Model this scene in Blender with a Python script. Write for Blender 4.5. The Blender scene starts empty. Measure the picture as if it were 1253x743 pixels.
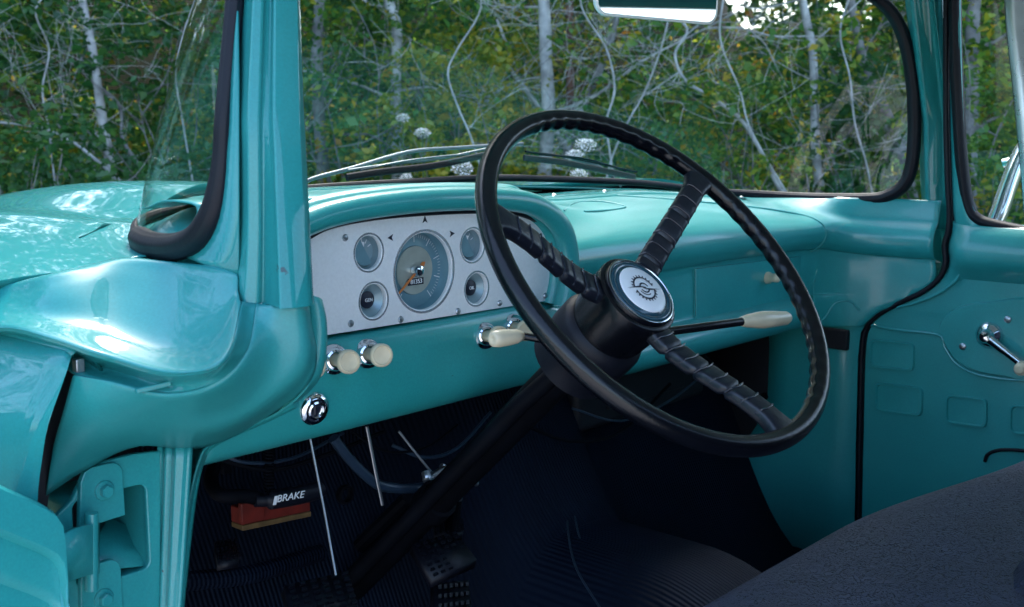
import bpy, bmesh, math, random
import numpy as np
from mathutils import Vector, Matrix
rnd = random.Random(7)
rad = math.radians
S = bpy.context.scene
COL = S.collection
EYE = 1.5                                   # eye height of the photographer, metres
# ------------------------------------------------------------------ camera
HEAD, PITCH, FPX = rad(42), math.atan((371.5 - 150) / 1400), 1400.0
CF = Vector((math.cos(HEAD) * math.cos(PITCH), math.sin(HEAD) * math.cos(PITCH), -math.sin(PITCH)))
CR = Vector((math.sin(HEAD), -math.cos(HEAD), 0))
CU = CR.cross(CF)
CP = Vector((-1.33, 0, EYE))


def ray(px, py):
    return CF + CR * ((px - 626.5) / FPX) + CU * ((371.5 - py) / FPX)


# points of the truck measured on known planes of the body (x, y or z constant, z relative to the eye) or at a known depth
def PX(px, py, x):
    d = ray(px, py)
    return CP + d * ((x - CP.x) / d.x)


def PY(px, py, y):
    d = ray(px, py)
    return CP + d * ((y - CP.y) / d.y)


def PZ(px, py, z):
    d = ray(px, py)
    return CP + d * (z / d.z)


def PD(px, py, t):
    return CP + ray(px, py) * t


def V(x, y, z):
    return Vector((x, y, z + EYE))


def proj(p):
    d = p - CP
    return (626.5 + FPX * d.dot(CR) / d.dot(CF), 371.5 - FPX * d.dot(CU) / d.dot(CF))


def smooth01(t):
    t = min(1, max(0, t))
    return t * t * (3 - 2 * t)


cam = bpy.data.cameras.new('camera')
camo = bpy.data.objects.new('camera', cam)
COL.objects.link(camo)
camo.matrix_world = Matrix((CR, CU, -CF)).transposed().to_4x4()
camo.location = CP
cam.sensor_width = 36
cam.lens = FPX / 1253 * 36
cam.clip_start, cam.clip_end = 0.05, 3000
cam.dof.use_dof = True
cam.dof.focus_distance = 1.4
cam.dof.aperture_fstop = 11.5
S.camera = camo

# ------------------------------------------------------------------ materials
MATS = {}


def mat(name, col, rough=0.5, metal=0.0, coat=0.0, coat_rough=0.05, spec=0.5, var=0.0, vscale=8.0, bump=0.0, bscale=60.0,
        rvar=0.0, col2=None, wear=0):
    m = bpy.data.materials.new(name)
    m.use_nodes = True
    nt = m.node_tree
    b = nt.nodes['Principled BSDF']
    b.inputs['Base Color'].default_value = (*col, 1)
    b.inputs['Roughness'].default_value = rough
    b.inputs['Metallic'].default_value = metal
    b.inputs['Coat Weight'].default_value = coat
    b.inputs['Coat Roughness'].default_value = coat_rough
    b.inputs['Specular IOR Level'].default_value = spec
    L = nt.links
    tc = nt.nodes.new('ShaderNodeTexCoord')
    if var or rvar:
        n = nt.nodes.new('ShaderNodeTexNoise')
        n.inputs['Scale'].default_value = vscale
        n.inputs['Detail'].default_value = 6
        L.new(tc.outputs['Object'], n.inputs['Vector'])
        if var:
            r = nt.nodes.new('ShaderNodeValToRGB')
            c2 = col2 or tuple(max(0, c * (1 - var)) for c in col)
            c1 = col if col2 else tuple(min(1, c * (1 + var)) for c in col)
            r.color_ramp.elements[0].position = 0.32
            r.color_ramp.elements[1].position = 0.68
            r.color_ramp.elements[0].color = (*c2, 1)
            r.color_ramp.elements[1].color = (*c1, 1)
            L.new(n.outputs['Fac'], r.inputs['Fac'])
            L.new(r.outputs['Color'], b.inputs['Base Color'])
        if rvar:
            mr = nt.nodes.new('ShaderNodeMapRange')
            mr.inputs['To Min'].default_value = max(0.02, rough - rvar)
            mr.inputs['To Max'].default_value = rough + rvar
            L.new(n.outputs['Fac'], mr.inputs['Value'])
            L.new(mr.outputs['Result'], b.inputs['Roughness'])
    if wear:
        # fine mottling of old enamel and a few small chips and dust specks
        src = b.inputs['Base Color'].links[0].from_socket
        g1 = nt.nodes.new('ShaderNodeTexNoise'); g1.inputs['Scale'].default_value = 420; g1.inputs['Detail'].default_value = 2
        L.new(tc.outputs['Object'], g1.inputs['Vector'])
        r1 = nt.nodes.new('ShaderNodeMapRange')
        r1.inputs['From Min'].default_value = .3; r1.inputs['From Max'].default_value = .7
        r1.inputs['To Min'].default_value = .94; r1.inputs['To Max'].default_value = 1.06
        L.new(g1.outputs['Fac'], r1.inputs['Value'])
        vm = nt.nodes.new('ShaderNodeVectorMath'); vm.operation = 'SCALE'
        L.new(src, vm.inputs[0]); L.new(r1.outputs['Result'], vm.inputs['Scale'])
        g2 = nt.nodes.new('ShaderNodeTexNoise'); g2.inputs['Scale'].default_value = 34; g2.inputs['Detail'].default_value = 9; g2.inputs['Roughness'].default_value = .62
        L.new(tc.outputs['Object'], g2.inputs['Vector'])
        r2 = nt.nodes.new('ShaderNodeMapRange')
        r2.inputs['From Min'].default_value = .72; r2.inputs['From Max'].default_value = .74
        L.new(g2.outputs['Fac'], r2.inputs['Value'])
        mc = nt.nodes.new('ShaderNodeMix'); mc.data_type = 'RGBA'
        mc.inputs['B'].default_value = (0.030, 0.075, 0.080, 1)
        L.new(r2.outputs['Result'], mc.inputs['Factor']); L.new(vm.outputs['Vector'], mc.inputs['A'])
        # pale dust film in slow patches
        g3 = nt.nodes.new('ShaderNodeTexNoise'); g3.inputs['Scale'].default_value = 3.2; g3.inputs['Detail'].default_value = 7
        L.new(tc.outputs['Object'], g3.inputs['Vector'])
        r3 = nt.nodes.new('ShaderNodeMapRange')
        r3.inputs['From Min'].default_value = .45; r3.inputs['From Max'].default_value = .75; r3.inputs['To Max'].default_value = .10
        L.new(g3.outputs['Fac'], r3.inputs['Value'])
        md = nt.nodes.new('ShaderNodeMix'); md.data_type = 'RGBA'
        md.inputs['B'].default_value = (0.16, 0.30, 0.31, 1)
        L.new(r3.outputs['Result'], md.inputs['Factor']); L.new(mc.outputs['Result'], md.inputs['A'])
        L.new(md.outputs['Result'], b.inputs['Base Color'])
    if bump:
        n2 = nt.nodes.new('ShaderNodeTexNoise')
        n2.inputs['Scale'].default_value = bscale
        n2.inputs['Detail'].default_value = 4
        L.new(tc.outputs['Object'], n2.inputs['Vector'])
        bp = nt.nodes.new('ShaderNodeBump')
        bp.inputs['Strength'].default_value = bump
        bp.inputs['Distance'].default_value = 0.002
        L.new(n2.outputs['Fac'], bp.inputs['Height'])
        L.new(bp.outputs['Normal'], b.inputs['Normal'])
    MATS[name] = m
    return m


PAINT = mat('turquoise_paint', (0.016, 0.236, 0.230), rough=0.45, spec=0.08, coat=0.9, coat_rough=0.04, var=0.07, vscale=5, wear=1, bump=0.04, bscale=220, rvar=0.06)
PAINT_LIFTED = mat('turquoise_paint_lifted', (0.022, 0.330, 0.322), rough=0.42, coat=0.75, coat_rough=0.13, var=0.08, wear=1, vscale=7, bump=0.10, bscale=420, rvar=0.08)  # same body paint, lightened in colour to make up for dim cab light
PAINT.node_tree.nodes['Principled BSDF'].inputs['Coat IOR'].default_value = 1.48
BEZEL = mat('bright_bezel', (0.72, 0.76, 0.80), rough=0.22, metal=0.8)
JAMB = mat('turquoise_jamb_paint', (0.018, 0.258, 0.252), rough=0.42, coat=0.35, coat_rough=0.22, var=0.07, vscale=6, bump=0.06, bscale=300, rvar=0.06, wear=1)
SILVER = mat('silver_plate_paint', (0.84, 0.87, 0.88), rough=0.36, metal=0.10, coat=0.2, var=0.035, vscale=260, bump=0.06, bscale=500, rvar=0.08)
CHROME = mat('chrome', (0.75, 0.77, 0.80), rough=0.08, metal=1.0, rvar=0.05, vscale=40)
STEEL = mat('dull_steel', (0.42, 0.45, 0.48), rough=0.32, metal=0.9, rvar=0.08, vscale=60)
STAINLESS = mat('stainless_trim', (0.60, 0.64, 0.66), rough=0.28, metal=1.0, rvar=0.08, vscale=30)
ALU = mat('bright_wiper_metal', (0.15, 0.17, 0.19), rough=0.3, metal=0.5, rvar=0.08)
BLACK = mat('black_wheel_enamel', (0.0025, 0.003, 0.005), rough=0.23, coat=0.0, coat_rough=0.25, spec=0.42, bump=0.10, bscale=300, rvar=0.10)
VINYL = mat('black_spoke_vinyl', (0.006, 0.008, 0.015), rough=0.34, spec=0.6, bump=0.30, bscale=160, rvar=0.08)
RUBBER = mat('black_rubber', (0.004, 0.005, 0.010), rough=0.48, spec=0.3, bump=0.12, bscale=200, rvar=0.08)
PIPING = mat('spoke_piping_grey', (0.022, 0.027, 0.04), rough=0.25, spec=0.6)
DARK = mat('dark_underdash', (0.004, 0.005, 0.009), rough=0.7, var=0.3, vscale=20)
DARKMETAL = mat('dark_metal', (0.0020, 0.0028, 0.0052), rough=0.65, spec=0.08, var=0.3, vscale=30)
IVORY = mat('ivory_plastic', (0.74, 0.64, 0.44), rough=0.35, coat=0.3, var=0.08, vscale=40)
GAUGE = mat('blue_grey_gauge', (0.16, 0.31, 0.37), rough=0.35, metal=0.3, coat=0.4, var=0.06, vscale=60)
GAUGE2 = mat('pale_gauge_cone', (0.25, 0.36, 0.40), rough=0.35, metal=0.3, coat=0.3)
BRASS = mat('pale_brass_dial', (0.42, 0.47, 0.42), rough=0.35, metal=0.4, var=0.10, vscale=60)
ORANGE = mat('orange_needle', (0.62, 0.20, 0.05), rough=0.4)
WHITE = mat('white_paint', (0.88, 0.89, 0.90), rough=0.35, coat=0.5, var=0.03, vscale=30)
WHITEMARK = mat('white_marking', (0.75, 0.78, 0.80), rough=0.5)
TEALRING = mat('teal_ring_enamel', (0.008, 0.05, 0.075), rough=0.2, coat=0.8)
INK = mat('dark_ink', (0.01, 0.015, 0.03), rough=0.4)
RED = mat('red_box', (0.15, 0.012, 0.006), rough=0.6, var=0.35, vscale=40)
OCHRE = mat('ochre_edge', (0.15, 0.085, 0.03), rough=0.6, var=0.3, vscale=60)
HOSE = mat('blue_black_hose', (0.018, 0.035, 0.06), rough=0.35)
HEADLINER = mat('bounce_headliner', (0.50, 0.54, 0.55), rough=0.8)  # unseen roof lining, made pale to bounce light into the cab


def mat_mat():
    m = mat('ribbed_floor_mat', (0.0038, 0.0082, 0.0190), rough=0.7, spec=0.08, var=0.25, vscale=6)
    nt = m.node_tree
    b = nt.nodes['Principled BSDF']
    tc = nt.nodes.new('ShaderNodeTexCoord')
    w = nt.nodes.new('ShaderNodeTexWave')
    w.bands_direction = 'X'
    w.inputs['Scale'].default_value = 46
    w.inputs['Distortion'].default_value = 0.15
    nt.links.new(tc.outputs['Object'], w.inputs['Vector'])
    bp = nt.nodes.new('ShaderNodeBump')
    bp.inputs['Strength'].default_value = 0.7
    bp.inputs['Distance'].default_value = 0.003
    nt.links.new(w.outputs['Fac'], bp.inputs['Height'])
    nt.links.new(bp.outputs['Normal'], b.inputs['Normal'])
    return m


MATM = mat_mat()


def seat_mat():
    m = mat('navy_seat_vinyl', (0.055, 0.075, 0.135), rough=0.5, spec=0.4)
    nt = m.node_tree
    b = nt.nodes['Principled BSDF']
    tc = nt.nodes.new('ShaderNodeTexCoord')
    nz = nt.nodes.new('ShaderNodeTexNoise')
    nz.inputs['Scale'].default_value = 40
    mx = nt.nodes.new('ShaderNodeMix')
    mx.data_type = 'VECTOR'
    mx.inputs['Factor'].default_value = 0.035
    nt.links.new(tc.outputs['Object'], mx.inputs['A'])
    nt.links.new(nz.outputs['Color'], mx.inputs['B'])
    nt.links.new(tc.outputs['Object'], nz.inputs['Vector'])
    v = nt.nodes.new('ShaderNodeTexVoronoi')
    v.feature = 'DISTANCE_TO_EDGE'
    v.inputs['Scale'].default_value = 195
    nt.links.new(mx.outputs['Result'], v.inputs['Vector'])
    mr = nt.nodes.new('ShaderNodeMapRange')
    mr.inputs['From Max'].default_value = 0.085
    nt.links.new(v.outputs['Distance'], mr.inputs['Value'])
    n = nt.nodes.new('ShaderNodeTexNoise')
    n.inputs['Scale'].default_value = 9
    n.inputs['Detail'].default_value = 5
    nt.links.new(tc.outputs['Object'], n.inputs['Vector'])
    r = nt.nodes.new('ShaderNodeValToRGB')
    r.color_ramp.elements[0].position = 0.3
    r.color_ramp.elements[1].position = 0.7
    r.color_ramp.elements[0].color = (0.017, 0.025, 0.062, 1)
    r.color_ramp.elements[1].color = (0.031, 0.043, 0.098, 1)
    nt.links.new(n.outputs['Fac'], r.inputs['Fac'])
    mc = nt.nodes.new('ShaderNodeMix')
    mc.data_type = 'RGBA'
    mc.inputs['A'].default_value = (0.008, 0.011, 0.024, 1)
    nt.links.new(mr.outputs['Result'], mc.inputs['Factor'])
    nt.links.new(r.outputs['Color'], mc.inputs['B'])
    nt.links.new(mc.outputs['Result'], b.inputs['Base Color'])
    bp = nt.nodes.new('ShaderNodeBump')
    bp.inputs['Strength'].default_value = 0.9
    bp.inputs['Distance'].default_value = 0.003
    nt.links.new(mr.outputs['Result'], bp.inputs['Height'])
    nt.links.new(bp.outputs['Normal'], b.inputs['Normal'])
    return m


SEAT = seat_mat()


def glass_mat(name, tint, refl=1.0):
    m = bpy.data.materials.new(name)
    m.use_nodes = True
    nt = m.node_tree
    nt.nodes.remove(nt.nodes['Principled BSDF'])
    out = nt.nodes['Material Output']
    t = nt.nodes.new('ShaderNodeBsdfTransparent')
    t.inputs['Color'].default_value = (*tint, 1)
    g = nt.nodes.new('ShaderNodeBsdfGlossy')
    g.inputs['Roughness'].default_value = 0.015
    # Schlick reflectance, the same from both sides of the thin pane
    ge = nt.nodes.new('ShaderNodeNewGeometry')
    dt = nt.nodes.new('ShaderNodeVectorMath'); dt.operation = 'DOT_PRODUCT'
    nt.links.new(ge.outputs['Incoming'], dt.inputs[0]); nt.links.new(ge.outputs['Normal'], dt.inputs[1])
    ab = nt.nodes.new('ShaderNodeMath'); ab.operation = 'ABSOLUTE'
    nt.links.new(dt.outputs['Value'], ab.inputs[0])
    iv = nt.nodes.new('ShaderNodeMath'); iv.operation = 'SUBTRACT'; iv.inputs[0].default_value = 1
    nt.links.new(ab.outputs[0], iv.inputs[1])
    pw = nt.nodes.new('ShaderNodeMath'); pw.operation = 'POWER'; pw.inputs[1].default_value = 5
    nt.links.new(iv.outputs[0], pw.inputs[0])
    f = nt.nodes.new('ShaderNodeMath'); f.operation = 'MULTIPLY_ADD'; f.inputs[1].default_value = 0.75; f.inputs[2].default_value = 0.04
    nt.links.new(pw.outputs[0], f.inputs[0])
    mx = nt.nodes.new('ShaderNodeMixShader')
    nt.links.new(f.outputs[0], mx.inputs['Fac'])
    nt.links.new(t.outputs['BSDF'], mx.inputs[1])
    nt.links.new(g.outputs['BSDF'], mx.inputs[2])
    nt.links.new(mx.outputs['Shader'], out.inputs['Surface'])
    return m


GLASS = glass_mat('window_glass', (0.93, 0.97, 0.96))
MIRROR = mat('mirror_silver', (0.85, 0.87, 0.9), rough=0.02, metal=1.0)


def leaf_mat(name, stops, objvar=0.25):
    m = bpy.data.materials.new(name)
    m.use_nodes = True
    nt = m.node_tree
    L = nt.links
    nt.nodes.remove(nt.nodes['Principled BSDF'])
    out = nt.nodes['Material Output']
    g = nt.nodes.new('ShaderNodeNewGeometry')
    r = nt.nodes.new('ShaderNodeValToRGB')
    while len(r.color_ramp.elements) < len(stops):
        r.color_ramp.elements.new(0.5)
    for e, (p, c) in zip(r.color_ramp.elements, stops):
        e.position = p
        e.color = (*c, 1)
    # clumps of lighter and darker foliage: slow noise in space mixed with a random value per leaf
    tc = nt.nodes.new('ShaderNodeTexCoord')
    n = nt.nodes.new('ShaderNodeTexNoise')
    n.inputs['Scale'].default_value = 1.1
    n.inputs['Detail'].default_value = 3
    L.new(tc.outputs['Object'], n.inputs['Vector'])
    m1 = nt.nodes.new('ShaderNodeMath'); m1.operation = 'MULTIPLY'; m1.inputs[1].default_value = 0.5
    L.new(g.outputs['Random Per Island'], m1.inputs[0])
    mr = nt.nodes.new('ShaderNodeMapRange')
    mr.inputs['From Min'].default_value = 0.3
    mr.inputs['From Max'].default_value = 0.7
    mr.inputs['To Max'].default_value = 0.5
    L.new(n.outputs['Fac'], mr.inputs['Value'])
    ad = nt.nodes.new('ShaderNodeMath'); ad.operation = 'ADD'
    L.new(m1.outputs[0], ad.inputs[0]); L.new(mr.outputs['Result'], ad.inputs[1])
    L.new(ad.outputs[0], r.inputs['Fac'])
    d = nt.nodes.new('ShaderNodeBsdfDiffuse')
    t = nt.nodes.new('ShaderNodeBsdfTranslucent')
    gl = nt.nodes.new('ShaderNodeBsdfGlossy')
    gl.inputs['Roughness'].default_value = 0.45
    L.new(r.outputs['Color'], d.inputs['Color'])
    hs = nt.nodes.new('ShaderNodeHueSaturation')
    hs.inputs['Hue'].default_value = 0.475
    hs.inputs['Value'].default_value = 1.3
    L.new(r.outputs['Color'], hs.inputs['Color'])
    L.new(hs.outputs['Color'], t.inputs['Color'])
    a = nt.nodes.new('ShaderNodeMixShader'); a.inputs['Fac'].default_value = 0.46
    L.new(d.outputs[0], a.inputs[1]); L.new(t.outputs[0], a.inputs[2])
    c = nt.nodes.new('ShaderNodeMixShader'); c.inputs['Fac'].default_value = 0.035
    L.new(a.outputs[0], c.inputs[1]); L.new(gl.outputs[0], c.inputs[2])
    L.new(c.outputs[0], out.inputs['Surface'])
    return m


LEAF = leaf_mat('woodland_leaves', [(0.0, (0.0147, 0.0740, 0.0254)), (0.32, (0.0386, 0.1556, 0.0313)), (0.56, (0.0816, 0.2297, 0.0275)),
                                    (0.70, (0.2225, 0.3109, 0.0254)), (0.86, (0.5341, 0.3848, 0.0254)), (1.0, (0.4451, 0.1775, 0.0195))])
LEAFD = leaf_mat('dark_green_leaves', [(0.0, (0.0118, 0.0623, 0.0235)), (0.5, (0.0268, 0.1258, 0.0372)), (0.85, (0.0593, 0.1925, 0.0391)),
                                       (1.0, (0.2076, 0.2814, 0.0293))])
LEAFY = leaf_mat('yellowing_leaves', [(0.0, (0.0520, 0.1406, 0.0175)), (0.4, (0.1483, 0.2442, 0.0195)), (0.7, (0.3709, 0.3554, 0.0254)),
                                      (1.0, (0.5934, 0.3701, 0.0254))])
LITTER = mat('leaf_litter', (0.014, 0.014, 0.005), rough=0.95, spec=0.05, var=0.6, vscale=2.2, col2=(0.005, 0.010, 0.004))
GRASSG = mat('rough_grass_ground', (0.045, 0.075, 0.025), rough=0.9, var=0.5, vscale=1.5, bump=0.8, bscale=40)
BOUNCE_GRAVEL = mat('pale_bounce_gravel', (0.43, 0.42, 0.40), rough=0.95, var=0.25, vscale=3, bump=0.6, bscale=60)  # surface of the unseen ground added for bounce light
BARKP = mat('pale_grey_bark', (0.38, 0.385, 0.37), rough=0.85, var=0.5, vscale=9, bump=0.8, bscale=50)
BARKG = mat('grey_bark', (0.18, 0.18, 0.175), rough=0.9, var=0.5, vscale=10, bump=0.9, bscale=50)
BARKR = mat('red_brown_bark', (0.15, 0.075, 0.05), rough=0.9, var=0.5, vscale=10, bump=0.9, bscale=50)
TWIG = mat('pale_dead_twig', (0.36, 0.37, 0.36), rough=0.85, var=0.3, vscale=12)
UMBEL = mat('white_umbel_flower', (0.88, 0.89, 0.88), rough=0.7)
STEM = mat('green_stem', (0.05, 0.10, 0.03), rough=0.7)

# ------------------------------------------------------------------ mesh builder
WLOC = {}


def catmull(pts, n=8, closed=False):
    pts = [Vector(p) for p in pts]
    out = []
    m = len(pts)
    segs = m if closed else m - 1
    for i in range(segs):
        if closed:
            p0, p1, p2, p3 = pts[i - 1], pts[i], pts[(i + 1) % m], pts[(i + 2) % m]
        else:
            p1, p2 = pts[i], pts[i + 1]
            p0 = pts[i - 1] if i else p1 * 2 - p2
            p3 = pts[i + 2] if i + 2 < m else p2 * 2 - p1
        for k in range(n):
            t = k / n
            out.append(0.5 * ((2 * p1) + (p2 - p0) * t + (2 * p0 - 5 * p1 + 4 * p2 - p3) * t * t + (3 * p1 - p0 - 3 * p2 + p3) * t ** 3))
    if not closed:
        out.append(pts[-1].copy())
    return out


def resample(pts, n):
    d = [0]
    for a, b in zip(pts, pts[1:]):
        d.append(d[-1] + (b - a).length)
    out = []
    j = 0
    for i in range(n):
        s = d[-1] * i / (n - 1)
        while j < len(d) - 2 and d[j + 1] < s:
            j += 1
        t = (s - d[j]) / max(1e-9, d[j + 1] - d[j])
        out.append(pts[j].lerp(pts[j + 1], min(1, max(0, t))))
    return out


class MB:
    def __init__(self):
        self.v, self.f, self.m = [], [], []

    def grid(self, rows, closed_u=False, closed_v=False, mi=0):
        b = len(self.v)
        nr, nc = len(rows), len(rows[0])
        for r in rows:
            self.v += [tuple(p) for p in r]
        for i in range(nr if closed_v else nr - 1):
            for j in range(nc if closed_u else nc - 1):
                i2, j2 = (i + 1) % nr, (j + 1) % nc
                self.f.append((b + i * nc + j, b + i * nc + j2, b + i2 * nc + j2, b + i2 * nc + j))
                self.m.append(mi)
        return self

    def face(self, pts, mi=0):
        b = len(self.v)
        self.v += [tuple(p) for p in pts]
        self.f.append(tuple(range(b, b + len(pts))))
        self.m.append(mi)
        return self

    def tube(self, path, r, n=10, closed=False, cap=True, mi=0, sx=1.0, sy=1.0, up=None, groove=0.0):
        path = [Vector(p) for p in path]
        k = len(path)
        rs = r if isinstance(r, (list, tuple)) else [r] * k
        rows = []
        fr = []
        prev = None
        for i, p in enumerate(path):
            if closed:
                t = path[(i + 1) % k] - path[i - 1]
            else:
                t = path[min(i + 1, k - 1)] - path[max(i - 1, 0)]
            t.normalize()
            if prev is None:
                u = up or (Vector((0, 0, 1)) if abs(t.z) < 0.9 else Vector((1, 0, 0)))
            else:
                u = prev
            u = (u - t * u.dot(t)).normalized()
            prev = u
            fr.append((t, u))
        tw = 0.0
        if closed:                              # spread the twist left over after one turn
            t0, u0 = fr[0]
            ue = (prev - t0 * prev.dot(t0)).normalized()
            tw = math.atan2(t0.dot(ue.cross(u0)), ue.dot(u0))
        for i, p in enumerate(path):
            t, u = fr[i]
            w = t.cross(u)
            ph = tw * i / k
            u, w = u * math.cos(ph) + w * math.sin(ph), w * math.cos(ph) - u * math.sin(ph)
            rows.append([p + (u * math.cos(a) * sy + w * math.sin(a) * sx) * rs[i] * (1 - groove * max(0, math.cos(a * 5)) ** 6) for a in [2 * math.pi * q / n for q in range(n)]])
        self.grid(rows, closed_u=True, closed_v=closed, mi=mi)
        if cap and not closed:
            self.face(rows[0][::-1], mi)
            self.face(rows[-1], mi)
        return self

    def lathe(self, prof, o, axis, n=24, mi=0, ref=None):
        """prof: list of (radius, height along axis)"""
        o, axis = Vector(o), Vector(axis).normalized()
        u = ref or (Vector((0, 0, 1)) if abs(axis.z) < 0.9 else Vector((1, 0, 0)))
        u = (u - axis * u.dot(axis)).normalized()
        w = axis.cross(u)
        rows = [[o + axis * h + (u * math.cos(a) + w * math.sin(a)) * max(r, 1e-5) for a in [2 * math.pi * q / n for q in range(n)]] for r, h in prof]
        self.grid(rows, closed_u=True, mi=mi)
        return self

    def box(self, c, ax, ay, az, mi=0):
        """c centre, ax/ay/az half-extent vectors"""
        c = Vector(c)
        b = len(self.v)
        for sx in (-1, 1):
            for sy in (-1, 1):
                for sz in (-1, 1):
                    self.v.append(tuple(c + ax * sx + ay * sy + az * sz))
        for q in ((0, 1, 3, 2), (4, 6, 7, 5), (0, 4, 5, 1), (2, 3, 7, 6), (0, 2, 6, 4), (1, 5, 7, 3)):
            self.f.append(tuple(b + k for k in q))
            self.m.append(mi)
        return self

    def build(self, name, mats, parent=None, smooth=35, bevel=0, solid=0, subd=0, recalc=True, offset=0.0):
        me = bpy.data.meshes.new(name)
        pts = np.array(self.v, dtype=float)
        c = Vector((pts.min(0) + pts.max(0)) / 2)
        me.from_pydata([tuple(Vector(p) - c) for p in self.v], [], self.f)
        if not isinstance(mats, (list, tuple)):
            mats = [mats]
        for m_ in mats:
            me.materials.append(m_)
        me.polygons.foreach_set('material_index', self.m)
        if recalc:
            bm = bmesh.new()
            bm.from_mesh(me)
            bmesh.ops.remove_doubles(bm, verts=bm.verts, dist=1e-5)
            bmesh.ops.recalc_face_normals(bm, faces=bm.faces)
            bm.to_mesh(me)
            bm.free()
        if smooth:
            me.polygons.foreach_set('use_smooth', [True] * len(me.polygons))
            me.set_sharp_from_angle(angle=rad(smooth))
        return link(name, me, c, parent, bevel, solid, subd, offset)


def link(name, me, c, parent=None, bevel=0, solid=0, subd=0, offset=0.0):
    o = bpy.data.objects.new(name, me)
    COL.objects.link(o)
    c = Vector(c)
    if parent:
        o.parent = parent
        o.location = c - WLOC[parent.name]
    else:
        o.location = c
    WLOC[o.name] = c
    if bevel:
        md = o.modifiers.new('bevel', 'BEVEL')
        md.width = bevel
        md.segments = 3
        md.limit_method = 'ANGLE'
        md.angle_limit = rad(40)
    if solid:
        md = o.modifiers.new('solidify', 'SOLIDIFY')
        md.thickness = solid
        md.offset = offset
    if subd:
        md = o.modifiers.new('subsurf', 'SUBSURF')
        md.levels = md.render_levels = subd
    return o


def plate(name, outline, o, ex, ey, mats, parent, holes=(), thick=0.003, bevel=0.001, z=0.0):
    """flat plate with holes: outline/holes are lists of 2D points in the frame o, ex, ey; the plate is centred on it"""
    cu = bpy.data.curves.new(name, 'CURVE')
    cu.dimensions = '2D'
    cu.fill_mode = 'BOTH'
    cu.extrude = thick / 2
    cu.bevel_depth = bevel
    cu.bevel_resolution = 2
    for lp in [outline] + list(holes):
        sp = cu.splines.new('POLY')
        sp.points.add(len(lp) - 1)
        for k, p in enumerate(lp):
            sp.points[k].co = (p[0], p[1], 0, 1)
        sp.use_cyclic_u = True
    tmp = bpy.data.objects.new(name, cu)
    COL.objects.link(tmp)
    dg = bpy.context.evaluated_depsgraph_get()
    me = bpy.data.meshes.new_from_object(tmp.evaluated_get(dg))
    bpy.data.objects.remove(tmp)
    bpy.data.curves.remove(cu)
    me.name = name
    ez = ex.cross(ey).normalized()
    M = Matrix((ex.normalized(), ey.normalized(), ez)).transposed().to_4x4()
    me.transform(M)
    me.materials.clear()
    for m_ in (mats if isinstance(mats, (list, tuple)) else [mats]):
        me.materials.append(m_)
    me.polygons.foreach_set('material_index', [0] * len(me.polygons))
    me.polygons.foreach_set('use_smooth', [True] * len(me.polygons))
    me.set_sharp_from_angle(angle=rad(30))
    return link(name, me, Vector(o) + ez * z, parent)


def text_mesh(name, body, size, o, ex, ey, m, parent, depth=0.0004):
    cu = bpy.data.curves.new(name, 'FONT')
    cu.body = body
    cu.size = size
    cu.align_x = 'CENTER'
    cu.align_y = 'CENTER'
    cu.extrude = depth
    tmp = bpy.data.objects.new(name, cu)
    COL.objects.link(tmp)
    dg = bpy.context.evaluated_depsgraph_get()
    me = bpy.data.meshes.new_from_object(tmp.evaluated_get(dg))
    bpy.data.objects.remove(tmp)
    bpy.data.curves.remove(cu)
    ez = ex.cross(ey).normalized()
    me.transform(Matrix((ex.normalized(), ey.normalized(), ez)).transposed().to_4x4())
    me.materials.clear()
    me.materials.append(m)
    return link(name, me, o, parent)


def empty(name, loc, parent=None):
    o = bpy.data.objects.new(name, None)
    COL.objects.link(o)
    o.empty_display_size = 0.1
    loc = Vector(loc)
    if parent:
        o.parent = parent
        o.location = loc - WLOC[parent.name]
    else:
        o.location = loc
    WLOC[o.name] = loc
    return o


def tag(o, label=None, cat=None, group=None, kind=None):
    if label:
        o['label'] = label
    if cat:
        o['category'] = cat
    if group:
        o['group'] = group
    if kind:
        o['kind'] = kind
    return o


def loft(name, curves, mats, parent, n=40, sub=4, sm=6, solid=0.0, smooth=50, offset=0.0, rough_rows=False, relax=0):
    """surface through several hand-measured edge curves; smooth across them (sub > 1) unless rough_rows"""
    cs = [resample(catmull(c, sm), n) for c in curves]
    rows = []
    if rough_rows or len(cs) == 2:
        rows = cs
    else:
        cols = [catmull([c[j] for c in cs], sub) for j in range(n)]
        rows = [[cols[j][i] for j in range(n)] for i in range(len(cols[0]))]
    for _ in range(relax):
        new = [r[:] for r in rows]
        for i in range(1, len(rows) - 1):
            for j in range(1, n - 1):
                new[i][j] = rows[i][j] * .4 + (rows[i][j - 1] + rows[i][j + 1]) * .22 + (rows[i - 1][j] + rows[i + 1][j]) * .08
        rows = new
    return MB().grid(rows).build(name, mats, parent, smooth=smooth, solid=solid, offset=offset, recalc=True)
# ================================================================== the truck
X, Y, Z = Vector((1, 0, 0)), Vector((0, 1, 0)), Vector((0, 0, 1))
T = empty('pickup_truck', (0, 0.9, 0.0))
tag(T, 'turquoise vintage pickup truck seen through its open driver door, black steering wheel', 'pickup truck')

# ---------------- hood, cowl, fenders
def hood_rear(x):
    a = abs(x)
    b = min(1, a / 0.75)
    return 1.12 + 0.26 * (1 - b ** 2.2) - .125 * smooth01((a - .755) / .03) + .07 * smooth01((a - .80) / .08)


def hood_z(x, y):
    a = abs(x)
    z = -0.0762 - 0.138 * (y - 1.3) ** 2 * (1 if y > 1.3 else .7)
    if y > 2.0:
        z = -0.0762 - .0676 - .19 * (y - 2.0)
    z -= 0.040 * smooth01((a - .50) / .195) + .012 * smooth01((.5 - a) / .3)
    z += 0.006 * math.exp(-((a - 0.708) / 0.016) ** 2)
    if a > 0.72:
        z -= 0.050 * ((a - 0.72) / 0.19) ** 1.5
    return z - .030 * (x + .55)


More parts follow.
